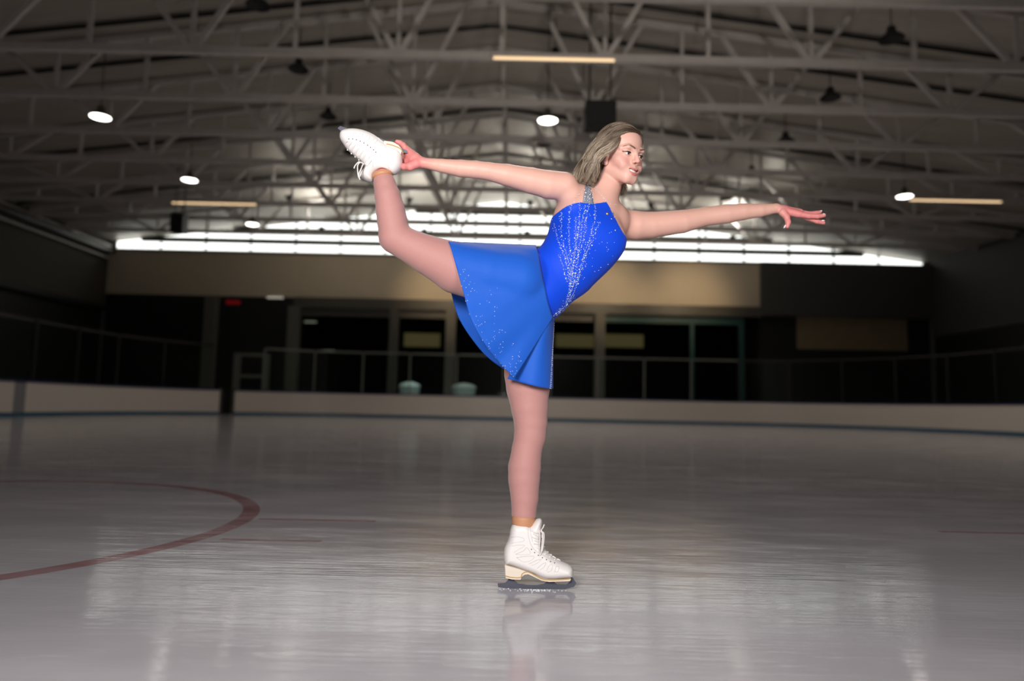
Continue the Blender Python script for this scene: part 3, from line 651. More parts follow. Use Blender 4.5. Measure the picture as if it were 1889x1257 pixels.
# skin tint as a colour attribute: lips, blush and pinker hands are her own colouring
def tint(v):
    base = np.array([.70, .405, .325]); pink = np.array([.72, .27, .25]); c = np.tile(base, (len(v), 1))
    q = (v - HEAD_C) @ HR / HS
    d = lambda p, r: np.exp(-(((q - np.array(p)) / np.array(r)) ** 2).sum(1))
    blush = np.clip(sum(d((k * .043, .066, -.030), (.02, .03, .018)) for k in (-1, 1)) * .55 + d((0, .102, -.022), (.013, .02, .012)) * .35 + sum(d((k * .075, 0, -.02), (.012, .03, .03)) for k in (-1, 1)) * .5, 0, .8)
    c = c + blush[:, None] * (pink - base)
    px = np.stack([(v[:, 0])], 1)[:, 0]
    hl = np.clip((v[:, 0] - wx(1458)) / .04, 0, 1) * (v[:, 2] > ZA(440)); hr = np.clip((-.262 - v[:, 0]) / .06, 0, 1) * (v[:, 2] > 1.3) 
    hh = np.maximum(hl, hr)[:, None] * .85; c = c + hh * (np.array([.72, .22, .22]) - c)
    near = (np.abs(q[:, 0]) < .04) & (q[:, 1] > .06) & (q[:, 2] < -.045) & (q[:, 2] > -.09); qn = q[near]; dl = np.full(len(qn), 9.)
    for L_, r in ((LIP_U, LIP_RU), (LIP_L, LIP_RL)):
        for i in range(6):
            a_, b_ = np.array(L_[i]), np.array(L_[i + 1]); ab = b_ - a_; t = np.clip((qn - a_) @ ab / (ab @ ab), 0, 1)
            dl = np.minimum(dl, np.linalg.norm(qn - a_ - t[:, None] * ab, axis=1) - (r[i] + (r[i + 1] - r[i]) * t))
    w = np.clip(1 - (dl - .0006) / .0014, 0, 1)[:, None]; c[near] = c[near] * (1 - w) + np.array([.55, .17, .17]) * w
    dark = (((np.abs(np.abs(q[:, 0]) - .0322) / .0148) ** 2 + ((q[:, 2] + .0008 - .10 * (np.abs(q[:, 0]) - .0325)) / .0062) ** 2) < 1) & (q[:, 1] > .06) & (q[:, 2] > .0008)
    c[dark] = (.06, .03, .025)
    return c
def add_color(o, c, name='tint'):
    a = o.data.color_attributes.new(name, 'FLOAT_COLOR', 'POINT'); a.data.foreach_set('color', np.c_[c, np.ones(len(c))].astype(np.float32).ravel())
SKIN = mat('skin', (.66, .375, .275), .48, spec=.4, attr='tint', sss=.12)
BODY = obj('body', bv, bf, SKIN, ROOT, True); add_color(BODY, tint(bv))

# ---- eyes, teeth, brows, lashes
MT.update(eyewhite=mat('eye_white', (.75, .72, .70), .15), iris=mat('brown_iris', (.05, .028, .018), .15), teeth=mat('teeth', (.82, .80, .74), .25), browhair=mat('brow_hair', (.16, .085, .055), .8), lash=mat('dark_lash', (.012, .009, .009), .6),
          nail=mat('white_nail_polish', (.86, .80, .78), .2), silver=mat('silver_setting', (.75, .75, .78), .25, metal=.9))
def ball(c, r, n=14, scale=(1, 1, 1)):
    m = MB(); v = []; f = []
    for i in range(n + 1):
        t = math.pi * i / n
        for j in range(2 * n):
            p = math.pi * j / n; v.append(np.asarray(c) + r * np.array([math.sin(t) * math.cos(p) * scale[0], math.sin(t) * math.sin(p) * scale[1], math.cos(t) * scale[2]]))
    for i in range(n):
        for j in range(2 * n): f.append((i * 2 * n + j, (i + 1) * 2 * n + j, (i + 1) * 2 * n + (j + 1) % (2 * n), i * 2 * n + (j + 1) % (2 * n)))
    return m.add(v, f)
GAZE = HR @ np.array([-.12, 1, .02]); GAZE /= np.linalg.norm(GAZE)
for q in (1, -1):
    c = H(q * .0318, .0705, -.0015); r = .0130 * HS
    e = ball(c, r, 16).build('eye', MT['eyewhite'], BODY, True)
    m = ball(c + GAZE * r * .30, r * .755, 16); m.build('iris', MT['iris'], BODY, True)
    br = [H(q * x, y, z) for x, y, z in ((.0125, .0915, .0190), (.022, .0915, .0228), (.034, .0885, .0252), (.044, .0800, .0240), (.052, .0700, .0190))]
    MB().tube(catmull(br, 5), np.interp(np.linspace(0, 1, 21), [0, .3, 1], [.0022, .0021, .0006]), 6).build('eyebrow', MT['browhair'], BODY, True)
    lash = [H(q * x, y, z) for x, y, z in ((.0195, .0815, .0015), (.026, .0852, .0040), (.034, .0850, .0042), (.042, .0800, .0026), (.0485, .0730, .0022), (.053, .0690, .0045))]
    MB().tube(catmull(lash, 5), np.interp(np.linspace(0, 1, 26), [0, .5, .8, 1], [.0007, .0015, .0014, .0003]), 6).build('eyelashes', MT['lash'], BODY, True)
tv = []; tf = []
for i, x in enumerate(np.linspace(-.026, .026, 22)):
    y = .0885 - 20 * x * x + .0006 * math.cos(x * 900)
    zt, zb = -.0535 + 9 * x * x, -.0640 + 22 * x * x
    tv += [H(x, y, zt), H(x, y + .0006, (zt + zb) / 2), H(x, y - .0004, zb), H(x, y - .005, zb), H(x, y - .005, zt)]
for i in range(21):
    for j in range(5): tf.append((i * 5 + j, i * 5 + 5 + j, i * 5 + 5 + (j + 1) % 5, i * 5 + (j + 1) % 5))
MB().add(tv, tf).build('teeth', MT['teeth'], BODY, True)
ball(H(.0790, .018, -.039), .0028, 8).build('stud_earring', MT['silver'], ROOT, True)
for (a, b, dy) in (((1513, 390.5), (1516.5, 388.6), .127), ((1517.5, 395.6), (1523, 395.3), .087), ((1515, 407.8), (1521.5, 406.8), .109), ((1449.5, 415.5), (1446, 421), .086)):
    pa, pb = J(*a, dy), J(*b, dy); MB().tube([pa, (pa + pb) / 2, pb], [.0030, .0034, .0016], 8).build('fingernail', MT['nail'], BODY, True)
MB().tube([J(731, 267.5, -.1135), J(736, 269.2, -.117)], [.003, .002], 8).build('fingernail', MT['nail'], BODY, True)


# ---------------------------------------------------------------- tights and ankle sleeves
def leg_grid(ch, grow, lo, hi, h=.0028):
    P = np.array([J(*c[:3]) for ch_ in ch for c in ch_]); R = .13
    G = Grid(*[np.arange(P[:, i].min() - R, P[:, i].max() + R, h) for i in range(3)])
    for c in ch: chain(G, c, .010, grow)
    return G
def clip(G, p, n):
    n = np.asarray(n, float) / np.linalg.norm(n); X, Y, Z = np.meshgrid(*[a.astype(np.float32) for a in G.ax], indexing='ij')
    G.A = np.maximum(G.A, ((X - p[0]) * n[0] + (Y - p[1]) * n[1] + (Z - p[2]) * n[2]).astype(np.float32)); return G
MT.update(tights=mat('pink_beige_tights', (.46, .228, .208), .62, spec=.3, sheen=.25, noise=.05, nscale=260), sleeve=mat('tan_ankle_sleeve', (.52, .25, .13), .55))
G1 = leg_grid([LEG_UP, SHIN_UP], .002, 0, 0); ankle = J(705.5, 322, -.14); clip(G1, ankle, ankle - J(712, 350, -.14)); clip(G1, J(935, 500, -.05), (1, 0, 0))
G2 = leg_grid([LEG_DN, SHIN_DN], .002, 0, 0); G2.cone(J(967, 868, .03), J(966, 900, .022), .047 * .9 + .002, .036, .02); clip(G2, J(966, 957, 0), (0, 0, -1)); clip(G2, J(978, 600, .05), (0, 0, 1))
v1, q1 = G1.mesh(); v2, q2 = G2.mesh()
T = obj('tights', np.r_[smooth_mesh(v1, q1, 1), smooth_mesh(v2, q2, 1)], np.r_[q1, q2 + len(v1)], MT['tights'], ROOT, True); T['label'] = 'pinkish tights on both legs'
MB().tube([J(966.2, 954, .004), J(966, 960, .002), J(965.5, 972, 0), J(965, 985, 0)], [.0405, .0395, .0365, .028], 28).build('ankle_sleeve', MT['sleeve'], ROOT, True)
MB().tube([J(706.6, 328, -.14), J(705.8, 324, -.14), J(705, 321, -.14), J(704.5, 318.5, -.14), J(704.3, 317, -.14)], [.0330, .0345, .0340, .029, .018], 28).build('ankle_sleeve', MT['sleeve'], ROOT, True)

# ---------------------------------------------------------------- dress
MT.update(bodice=mat('royal_blue_velvet', (.001, .058, .66), .6, spec=.22, sheen=.06, bump=.05, bscale=300),
          skirt=mat('blue_skirt_fabric', (.009, .098, .52), .62, spec=.22, sheen=.1, noise=.05, nscale=9),
          mesh=mat('silver_mesh', (.20, .215, .26), .5, noise=.6, nscale=300), gem=mat('rhinestone', (.92, .95, .98), .12, spec=1, metal=.25), gemblue=mat('blue_rhinestone', (.10, .35, .85), .15, spec=1, metal=.3), gold=mat('gold_pin', (.6, .45, .2), .3, metal=.9))
D = Grid(np.arange(wx(870), wx(1180), .0026), np.arange(Y0 - .24, Y0 + .2, .0026), np.arange(ZA(640), ZA(350), .0026))
torso(D); chain(D, LEG_UP[:3], .012); chain(D, LEG_DN[:3], .014); chain(D, ARM_R[:2], .01); chain(D, ARM_L[:2], .01); neck(D)
D.A = D.A - .0045
neckline = [(1003, 412), (1015, 403), (1023, 396), (1045, 380), (1068, 373.5), (1080, 373), (1092, 376), (1106, 374), (1119, 372), (1125, 382), (1134, 400), (1142, 416), (1150, 430), (1160, 446)]
nh = D.hit([p[0] for p in neckline], [p[1] for p in neckline], Y0 - .22, Y0 + .1); nh = np.where(np.isnan(nh), Y0 - .02, nh)
npoly = [W(px, py, y)[[0, 2]] for (px, py), y in zip(neckline, nh)]
low = [W(px, py, Y0)[[0, 2]] for px, py in ((1175, 480), (1120, 560), (1045, 600), (1010, 625), (960, 600), (930, 545), (938, 472), (984, 450), (990, 440))]
X, Z = np.meshgrid(D.ax[0], D.ax[2], indexing='ij')
P2 = poly_sdf(npoly + low, X, Z).astype(np.float32)[:, None, :]
h_ = .003; a_, b_ = D.A, np.broadcast_to(P2, D.A.shape); k_ = np.clip(.5 + .5 * (a_ - b_) / h_, 0, 1); D.A = (a_ * k_ + b_ * (1 - k_) + h_ * k_ * (1 - k_)).astype(np.float32)
dv, dq = D.mesh(); dv = smooth_mesh(dv, dq, 2)
# soft gathers at the bend of the back
DRESS = obj('dress', dv, dq, MT['bodice'], ROOT, True); DRESS['label'] = 'royal blue bodice with a halter neckline'
def loft(waist, hem, nu, nv, gap, folds, seed, clear=True, ymin=.3):
    """skirt panel between two curves of (px, py, dy)"""
    w = catmull(waist, 12); h = catmull(hem, 12)
    rs = lambda P, n: np.stack([np.interp(np.linspace(0, 1, n), np.linspace(0, 1, len(P)), P[:, i]) for i in range(3)], 1)
    w, h = rs(w, nv), rs(h, nv); U = np.linspace(0, 1, nu); V = []
    g = w[None] * (1 - U[:, None, None]) + h[None] * U[:, None, None]
    vv = np.linspace(0, 1, nv)
    rip = sum(a * np.sin(2 * math.pi * (fr * vv + ph)) for a, fr, ph in folds)
    g[:, :, 2] += rip[None] * (U ** 1.6)[:, None]
    if clear:
        hy = B.hit(g[:, :, 0].ravel(), g[:, :, 1].ravel(), Y0 - .29, Y0 + .2, 120).reshape(nu, nv)
        lim = np.where(np.isnan(hy), 9, hy - Y0 - gap * (.85 + .15 * U[:, None])); y = np.minimum(g[:, :, 2], lim)
        for _ in range(14):                                     # relax, never through the body
            y2 = y.copy(); y2[1:-1, 1:-1] = (y[:-2, 1:-1] + y[2:, 1:-1] + y[1:-1, :-2] + y[1:-1, 2:]) / 4
            y2[-1, 1:-1] = (y[-1, :-2] + y[-1, 2:] + 2 * y[-1, 1:-1]) / 4; y = np.minimum(y2, lim)
        g[:, :, 2] = y
    for i in range(nu):
        for j in range(nv): V.append(J(*g[i, j]))
    Fq = [(i * nv + j, i * nv + j + 1, (i + 1) * nv + j + 1, (i + 1) * nv + j) for i in range(nu - 1) for j in range(nv - 1)]
    return np.array(V), np.array(Fq)
pan = [loft([(988, 453, -.03), (991, 462, -.09), (997, 492, -.12), (1004, 525, -.115), (1011, 560, -.10), (1019, 586, -.075)],
            [(827, 446, -.09), (831, 456, -.155), (838, 480, -.175), (852, 529, -.185), (869, 588, -.18), (896, 637, -.165), (926, 674, -.14), (949, 697, -.115)], 44, 90, .0125, ((.010, 2.6, .1), (.005, 6, .3)), 1),
       loft([(1008, 556, -.10), (1017, 580, -.08), (1022, 589, -.02), (1019, 590, .03), (1010, 585, .10)],
            [(936, 699, -.06), (958, 705, -.075), (985, 712, -.08), (1008, 716.5, -.06), (1019, 717, -.01), (1016, 716, .06), (990, 706, .12)], 36, 60, .010, ((.005, 2.5, 0),), 2),
       loft([(988, 453, -.03), (993, 462, .05), (1003, 500, .11), (1010, 550, .12), (1012, 585, .10)],
            [(827, 446, -.09), (824, 470, -.03), (826, 505, .03), (832, 540, .05), (848, 590, .07), (880, 638, .095), (910, 668, .12), (950, 692, .14), (990, 706, .12)], 44, 80, .01, ((.006, 3, .2),), 3, clear=False)]
sv = []; sq = []; n0 = 0
for v, q in pan: sv.append(v); sq.append(q + n0); n0 += len(v)
SK = obj('skirt', np.concatenate(sv), np.concatenate(sq), MT['skirt'], DRESS, True); SK['label'] = 'lighter blue flared skirt'
md = SK.modifiers.new('thickness', 'SOLIDIFY'); md.thickness = .0022; md.offset = 0
# halter strap of silver mesh over the breastbone
st = []; stq = []
for i, t in enumerate(np.linspace(0, 1, 14)):
    for j, w_ in enumerate(np.linspace(-1, 1, 9)):
        st.append((1084.5 + t * .5 + w_ * (4.5 + 5.5 * t), 343 + 33 * t + w_ * 1.0))
st = np.array(st); hy = B.hit(st[:, 0], st[:, 1], Y0 - .25, Y0 + .1); hy = np.where(np.isnan(hy), np.nanmedian(hy), hy)
sp = np.array([W(a, b, y - .004) for (a, b), y in zip(st, hy)])
q_ = np.array([(i * 9 + j, i * 9 + j + 1, i * 9 + 10 + j, i * 9 + 9 + j) for i in range(13) for j in range(8)])
so = obj('halter_strap', sp, q_, MT['mesh'], DRESS, True); so['label'] = 'silver mesh halter strap'; md = so.modifiers.new('t', 'SOLIDIFY'); md.thickness = .002; md.offset = 0
# rhinestones
OCT_F = [(0, 1, 4), (1, 2, 4), (2, 3, 4), (3, 0, 4), (1, 0, 5), (2, 1, 5), (3, 2, 5), (0, 3, 5)]
def stones(G, pts, name, m, parent, r=(.0011, .0020), lift=.0012, y0=-.26, y1=.12):
    pts = np.array(pts, float); hy = G.hit(pts[:, 0], pts[:, 1], Y0 + y0, Y0 + y1, 200); V = []; F = []
    ok = ~np.isnan(hy); P = np.array([W(a, b, y) for (a, b), y in zip(pts[ok], hy[ok])]); N = G.normal(P); n = len(P)
    rad = rng.uniform(*r, n) * np.where(rng.random(n) > .95, 1.9, 1)
    up = rng.normal(size=(n, 3)); a = np.cross(N, up); a /= np.linalg.norm(a, axis=1, keepdims=True); b = np.cross(N, a); tilt = N + rng.normal(size=(n, 3)) * .25; R = rad[:, None]
    c = P + N * lift
    V = np.stack([c + a * R, c + b * R, c - a * R, c - b * R, c + tilt * R * .8, c - N * R * .6], 1).reshape(-1, 3)
    F = (np.array(OCT_F)[None] + 6 * np.arange(n)[:, None, None]).reshape(-1, 3)
    o = obj(name, V, F, m, parent); o['kind'] = 'stuff'; return o
def along(P, step, jit=.8):
    c = catmull(P, 20); L_ = np.r_[0, np.cumsum(np.linalg.norm(np.diff(c, axis=0), axis=1))]; s_ = np.arange(0, L_[-1], step)
    return np.stack([np.interp(s_, L_, c[:, i]) for i in range(2)], 1) + rng.normal(size=(len(s_), 2)) * jit
RL = [[(1022, 412), (1028, 437), (1035, 458), (1042, 476), (1048, 505), (1050, 535), (1043, 560)], [(1036, 393), (1036, 430), (1041, 455), (1048, 480), (1052, 510), (1051, 545)],
      [(1055, 378), (1050, 395), (1049, 420), (1051, 450), (1054, 480), (1055, 518)], [(1069, 376), (1069, 400), (1066, 430), (1061, 465), (1057, 500), (1053, 528)], [(1062, 400), (1062, 440), (1058, 480), (1055, 510)],
      [(1087, 376), (1082, 400), (1076, 440), (1068, 470), (1062, 505), (1055, 532)], [(1097, 380), (1098, 400), (1092, 425), (1084, 450), (1076, 475), (1069, 500), (1062, 528)], [(1080, 380), (1074, 410), (1070, 445), (1064, 480)],
      [(1105, 411), (1098, 430), (1088, 452), (1078, 478), (1070, 503), (1062, 520)], [(1062, 510), (1055, 535), (1045, 556), (1032, 572), (1021, 583)], [(1066, 520), (1058, 540), (1048, 558), (1034, 574)], [(1074, 546), (1055, 560), (1038, 573), (1022, 584)],
      [(1030, 470), (1038, 490), (1046, 520)], [(1058, 545), (1046, 562), (1028, 578)]]
pt = np.concatenate([along(p, 2.6) for p in RL] + [along(p, 5, 2.5) for p in RL[:9]] + [np.stack([rng.uniform(1030, 1140, 55), rng.uniform(385, 520, 55)], 1)])
stones(D, pt, 'rhinestones', MT['gem'], DRESS)
pb = np.concatenate([along(p, 3.4, 2.2) for p in RL] + [along(neckline[2:13], 2.2, .9), along(neckline[2:13], 2.6, 1.6)])
stones(D, pb, 'blue_rhinestones', MT['gemblue'], DRESS)
stones(B, np.concatenate([along([(1094, 343), (1104, 355), (1112, 364), (1119, 371)], 1.5, .5), along([(1096, 343), (1106, 354), (1114, 363), (1121, 371)], 1.7, .5), along([(1124, 377), (1131, 377), (1140, 379)], 2, .8), along([(1078, 347), (1068, 358), (1060, 371), (1054, 378)], 2.2, 1)]), 'halter_stones', MT['gem'], DRESS, (.0009, .0018))
stones(B, np.concatenate([along([(1083, 346), (1084, 360), (1085, 374)], .5, 3), along([(1079, 350), (1077, 372)], 1.6, 1), along([(1089, 350), (1093, 374)], 1.6, 1)]), 'strap_stones', MT['gem'], DRESS, (.0009, .0019), .0062)
# skirt stones sit on the near panel: use its own mesh as the surface
pv = pan[0][0].reshape(44, 90, 3); V = []; F = []
for _ in range(95):
    i = 43 - int(abs(rng.normal()) * 7); j = int(rng.uniform(30, 88))
    if i < 5: continue
    c = pv[i, j] + np.array([0, -.0025, 0]); r = rng.uniform(.0008, .0016); n = len(V)
    V += [c + (r, 0, 0), c + (0, 0, r), c - (r, 0, 0), c - (0, 0, r), c + (0, -r * .8, 0), c + (0, r * .8, 0)]; F += [tuple(x + n for x in f) for f in OCT_F]
pv = pan[1][0].reshape(36, 60, 3)
for i in range(2, 36):
    for j in (33, 34, 35):
        for _ in range(2):
            c = pv[i, j] * (1 - (w_ := rng.random())) + pv[i, j + 1] * w_ + np.array([.0015, -.0025, rng.uniform(-.002, .002)]); r = rng.uniform(.0007, .0014); n = len(V)
            V += [c + (r, 0, 0), c + (0, 0, r), c - (r, 0, 0), c - (0, 0, r), c + (0, -r * .8, 0), c + (0, r * .8, 0)]; F += [tuple(x + n for x in f) for f in OCT_F]
obj('skirt_stones', V, F, MT['gem'], DRESS)['kind'] = 'stuff'
y_ = D.hit([1120], [394.5], Y0 - .25, Y0 + .1)[0]; ball(W(1120, 394.5, y_ - .002), .0048, 8, (1, .6, 1)).build('dress_pin', MT['gold'], DRESS, True)

# ---------------------------------------------------------------- skates
MT.update(boot=mat('white_boot_leather', (.80, .77, .75), .42, spec=.4, bump=.03, bscale=120), sole=mat('cream_sole', (.74, .66, .55), .45), edge=mat('tan_sole_edge', (.50, .30, .10), .5), blade=mat('blade_steel', (.085, .09, .12), .45, metal=.4), lace=mat('white_lace', (.78, .75, .73), .7), eyelet=mat('dark_eyelet', (.03, .03, .03), .4), lining=mat('dark_lining', (.03, .02, .018), .8), seam2=mat('boot_stitching', (.62, .60, .62), .6))
def skate(dy, outline, wmax, R, sole_poly, edge_line, blade_poly, laces, bows, eyelets, seams, extra=None):
    yc = Y0 + dy
    P = [W(a, b, yc)[[0, 2]] for a, b in catmull(outline, 6, True)]; P = np.array(P); h = .0016
    G = Grid(np.arange(P[:, 0].min() - .02, P[:, 0].max() + .02, h), np.arange(yc - wmax - .02, yc + wmax + .02, h), np.arange(P[:, 1].min() - .02, P[:, 1].max() + .02, h))
    X, Z = np.meshgrid(G.ax[0], G.ax[2], indexing='ij'); d = poly_sdf(P, X, Z)
    w = wmax * np.sqrt(1 - (1 - np.clip(-d / R, 0, 1)) ** 2)
    q = (np.abs(G.ax[1] - yc)[None, :, None] - w[:, None, :]); a = np.broadcast_to(d[:, None, :], q.shape); k = .006
    t = np.clip(.5 + .5 * (q - a) / k, 0, 1); G.A = (q * t + a * (1 - t) + k * t * (1 - t)).astype(np.float32)
    if extra: extra(G, yc)
    v, f = G.mesh(); v = smooth_mesh(v, f, 2)
    boot = obj('ice_skate', v, f, MT['boot'], ROOT, True)
    wp = lambda poly, y: [tuple(W(a, b, y)[[0, 2]]) for a, b in poly]
    m = MB()
    for sp_, d0, d1 in sole_poly: m.prism(wp(sp_, yc), yc + d0, yc + d1)
    m.build('sole', MT['sole'], boot)
    if edge_line: MB().tube([W(a, b, yc - .0305) for a, b in catmull(edge_line, 4)], .0016, 6).build('sole_edge', MT['edge'], boot)
    MB().prism(wp(blade_poly, yc), yc - .0022, yc + .0022).build('blade', MT['blade'], boot)
    def on(pts, lift=.002):
        p = np.array(pts, float); y = G.hit(p[:, 0], p[:, 1], yc - .1, yc + .06, 150); y = np.where(np.isnan(y), np.nanmean(y) if not np.isnan(y).all() else yc, y); return [W(a, b, c - lift) for (a, b), c in zip(p, y)]
    m = MB()
    for l in laces: m.tube(on(catmull(l, 4), .0022), .0021, 6)
    for l in bows: m.tube([W(a, b, yc + c) for a, b, c in catmull(l, 6)], .0020, 6)
    m.build('laces', MT['lace'], boot, True)
    for e in eyelets: ball(on([e], .0004)[0], .0018, 6).build('eyelet', MT['eyelet'], boot, True)
    m = MB()
    for l in seams: m.tube(on(catmull(l, 6), .0000), .0009, 5)
    m.build('stitching', MT['seam2'], boot, True)
    return boot, G, on
OUT_DN = [(942, 975), (946, 967), (955, 963), (965, 961.5), (974, 963.5), (978.5, 967), (983, 963.5), (990, 958), (997, 957), (1000.5, 962), (1000, 975), (1000, 990), (1002, 1006), (1010, 1018), (1024, 1030), (1040, 1038), (1050, 1042.5), (1056, 1048), (1057.5, 1056), (1054, 1065), (1030, 1067.5), (1011, 1068), (998, 1065), (985, 1059), (970, 1053), (955, 1047), (940, 1042), (931.5, 1040), (929, 1024), (931, 1010), (937, 997), (940, 986)]
b1, GB1, on1 = skate(0, OUT_DN, .0425, .026, [([(931.5, 1039), (940, 1042), (955, 1046), (972, 1052), (990, 1060), (1000, 1064), (1012, 1066.5), (1040, 1066.5), (1052, 1065), (1050, 1068.5), (1012, 1070), (998, 1067.5), (984, 1060.5), (974, 1056), (967, 1057), (962, 1061), (960, 1066), (945, 1065.5), (933, 1063)], -.030, .030)],
    [(932, 1063), (945, 1066), (960, 1066), (963, 1060), (968, 1056.5), (976, 1056), (985, 1061), (998, 1068), (1012, 1070.5), (1035, 1070), (1051, 1068)],
    [(918, 1077), (932, 1076), (937, 1071), (938, 1064), (948, 1064.5), (949, 1071.5), (955, 1077), (972, 1079.5), (992, 1080), (1003, 1078), (1009, 1073.5), (1010, 1068), (1023, 1069), (1023, 1075), (1029, 1079.5), (1045, 1079.5), (1050, 1075), (1051, 1066), (1056.5, 1066), (1063, 1076), (1059, 1083), (1042, 1087.3), (990, 1087), (936, 1085.8), (919, 1083.5)],
    [[(981, 980), (990, 984), (1000, 982)], [(982, 991), (991, 994), (1000, 991)], [(985, 1003), (993, 1004), (1001, 1000)], [(984, 985), (992, 990), (1000, 988)], [(986, 997), (994, 1000), (1001, 997)], [(991, 1011), (998, 1011), (1004, 1009)], [(998, 1018), (1004, 1017), (1011, 1019)], [(1005, 1023), (1012, 1022), (1018, 1025)], [(1014, 1028), (1020, 1027), (1026, 1031)], [(1023, 1033), (1029, 1032), (1034, 1035)]],
    [[(995, 981, -.03), (999, 979, -.043), (1001, 990, -.046), (1000, 1006, -.046), (998, 1022, -.045), (995, 1024, -.044), (995, 1008, -.044), (996, 990, -.043), (995, 982, -.032)], [(996, 981, -.03), (1001, 975, -.038), (1004, 968, -.04)], [(996, 981, -.03), (1003, 984, -.046), (1003, 1000, -.048), (1000, 1018, -.046)]],
    [(980.5, 1014), (986.3, 1020), (993, 1025), (1000.5, 1029.3), (1008, 1033), (1015.5, 1036.4), (1023, 1039)],
    [[(944, 992), (955, 991), (966, 994), (965, 999), (954, 1001), (944, 1003)], [(945, 1008), (956, 1006), (968, 1007), (957, 1014), (948, 1020)], [(951, 1023), (965, 1017), (972, 1011), (978, 1022), (964, 1024), (951, 1023)], [(953, 1029), (970, 1027), (985, 1027), (980, 1034), (966, 1037), (953, 1029)], [(976, 1041), (990, 1034), (998, 1033), (990, 1040), (980, 1044)], [(991, 1049), (1001, 1041), (1007, 1039), (1003, 1047), (996, 1052)], [(1008, 1054), (1013, 1044), (1019, 1043), (1017, 1053), (1010, 1056)], [(1023, 1055), (1026, 1046), (1031, 1047), (1029, 1055), (1023, 1055)], [(974, 971), (975, 990), (980, 1006), (990, 1018), (1010, 1030), (1030, 1040)], [(977, 970), (979, 985), (983, 1000)]])
OUT_UP = [(627, 250), (630, 244), (637, 240.5), (651, 238.5), (668, 240.5), (684, 246), (698, 254.5), (713, 266), (724, 270), (735, 275), (741.5, 282), (742.5, 294), (742, 304), (739, 312), (733, 319), (726, 322), (714, 319), (703, 317), (694, 318), (689, 324), (688, 333), (683, 335.5), (674, 333), (666, 328), (666, 320), (672, 310), (670, 302), (661, 295), (651, 286), (641, 277), (633, 266), (628, 258)]
def opening_up(G, yc): G.cone(W(707, 344, yc - .006), W(705, 327, yc - .010), .036, .030, .004, .9, True)
b2, GB2, on2 = skate(-.135, OUT_UP, .038, .034, [([(640, 245), (652, 242.5), (668, 244), (685, 249.5), (699, 257), (711, 266), (712, 272), (697, 261), (683, 254), (667, 249), (651, 247), (641, 248)], -.014, .03), ([(711, 266), (722, 267), (727, 268), (738, 274), (744, 282), (742, 290), (735, 282), (724, 277), (711, 271)], -.029, .03)],
    [(713, 265.5), (724, 268), (738, 274), (744, 283)],
    [(623, 237), (628, 233), (640, 237), (652, 240.5), (668, 243.5), (684, 249), (696, 253), (722, 264), (751, 278.5), (752.5, 283), (744, 282), (736, 279.5), (733, 284), (725, 280), (722, 270.5), (700, 259), (690, 256), (684, 259), (676, 256), (672, 250), (655, 245), (648, 247), (640, 248), (632, 245)],
    [[(648, 284), (650, 275), (655, 267)], [(655, 290), (657, 281), (662, 272)], [(662, 296), (664, 287), (669, 278)], [(668, 301), (671, 292), (675, 283)], [(673, 304), (677, 297), (681, 289)], [(677, 306), (681, 301), (685, 295)], [(641, 277), (643, 270), (648, 263)], [(635, 268), (637, 263), (641, 260)]],
    [[(672, 303, -.04), (665, 300, -.05), (660, 305, -.055), (660, 318, -.055), (662, 328, -.05), (665, 322, -.05), (667, 310, -.05), (670, 303, -.042)], [(670, 302, -.042), (662, 299, -.05), (655, 306, -.05), (653, 311, -.05)], [(669, 304, -.042), (666, 312, -.055), (662, 322, -.055), (664, 332, -.05)]],
    [(643.5, 256.5), (650.5, 256.5), (657.5, 258), (664.5, 260.5), (671.3, 264), (678, 268), (683.5, 272), (689, 276.5), (693.5, 281)],
    [[(640, 262), (650, 263), (662, 268), (674, 276), (683, 285), (687, 296), (688, 308)], [(651, 252), (653, 245), (657, 245), (657, 252)], [(660, 253), (665, 246), (669, 248), (667, 255)], [(671, 257), (678, 250), (682, 253), (678, 261)], [(683, 262), (692, 256), (696, 259), (689, 267)], [(695, 272), (706, 268), (712, 273), (702, 278)], [(709, 303), (714, 305), (718, 309), (716, 311)], [(700, 290), (713, 288), (724, 291), (714, 296)], [(726, 275), (731, 278), (737, 282)]], opening_up)
# shaved ice thrown up along the standing blade
V = MB()
for _ in range(90):
    px = rng.normal(985, 30); r = rng.uniform(.0006, .0020); c = W(px, 1087 + (px - 990) * .0216, Y0) * np.array([1, 0, 0]) + np.array([0, Y0 + rng.normal() * .010 - .012, r * .6])
    b = ball(c, r, 4, (1.6, 1, .8)); V.add(b.v, b.f)
tag(V.build('ice_shavings', mat('ice_snow', (.8, .82, .86), .5), None, True), 'white ice shavings scattered along the standing skate blade', 'ice shavings')['kind'] = 'stuff'

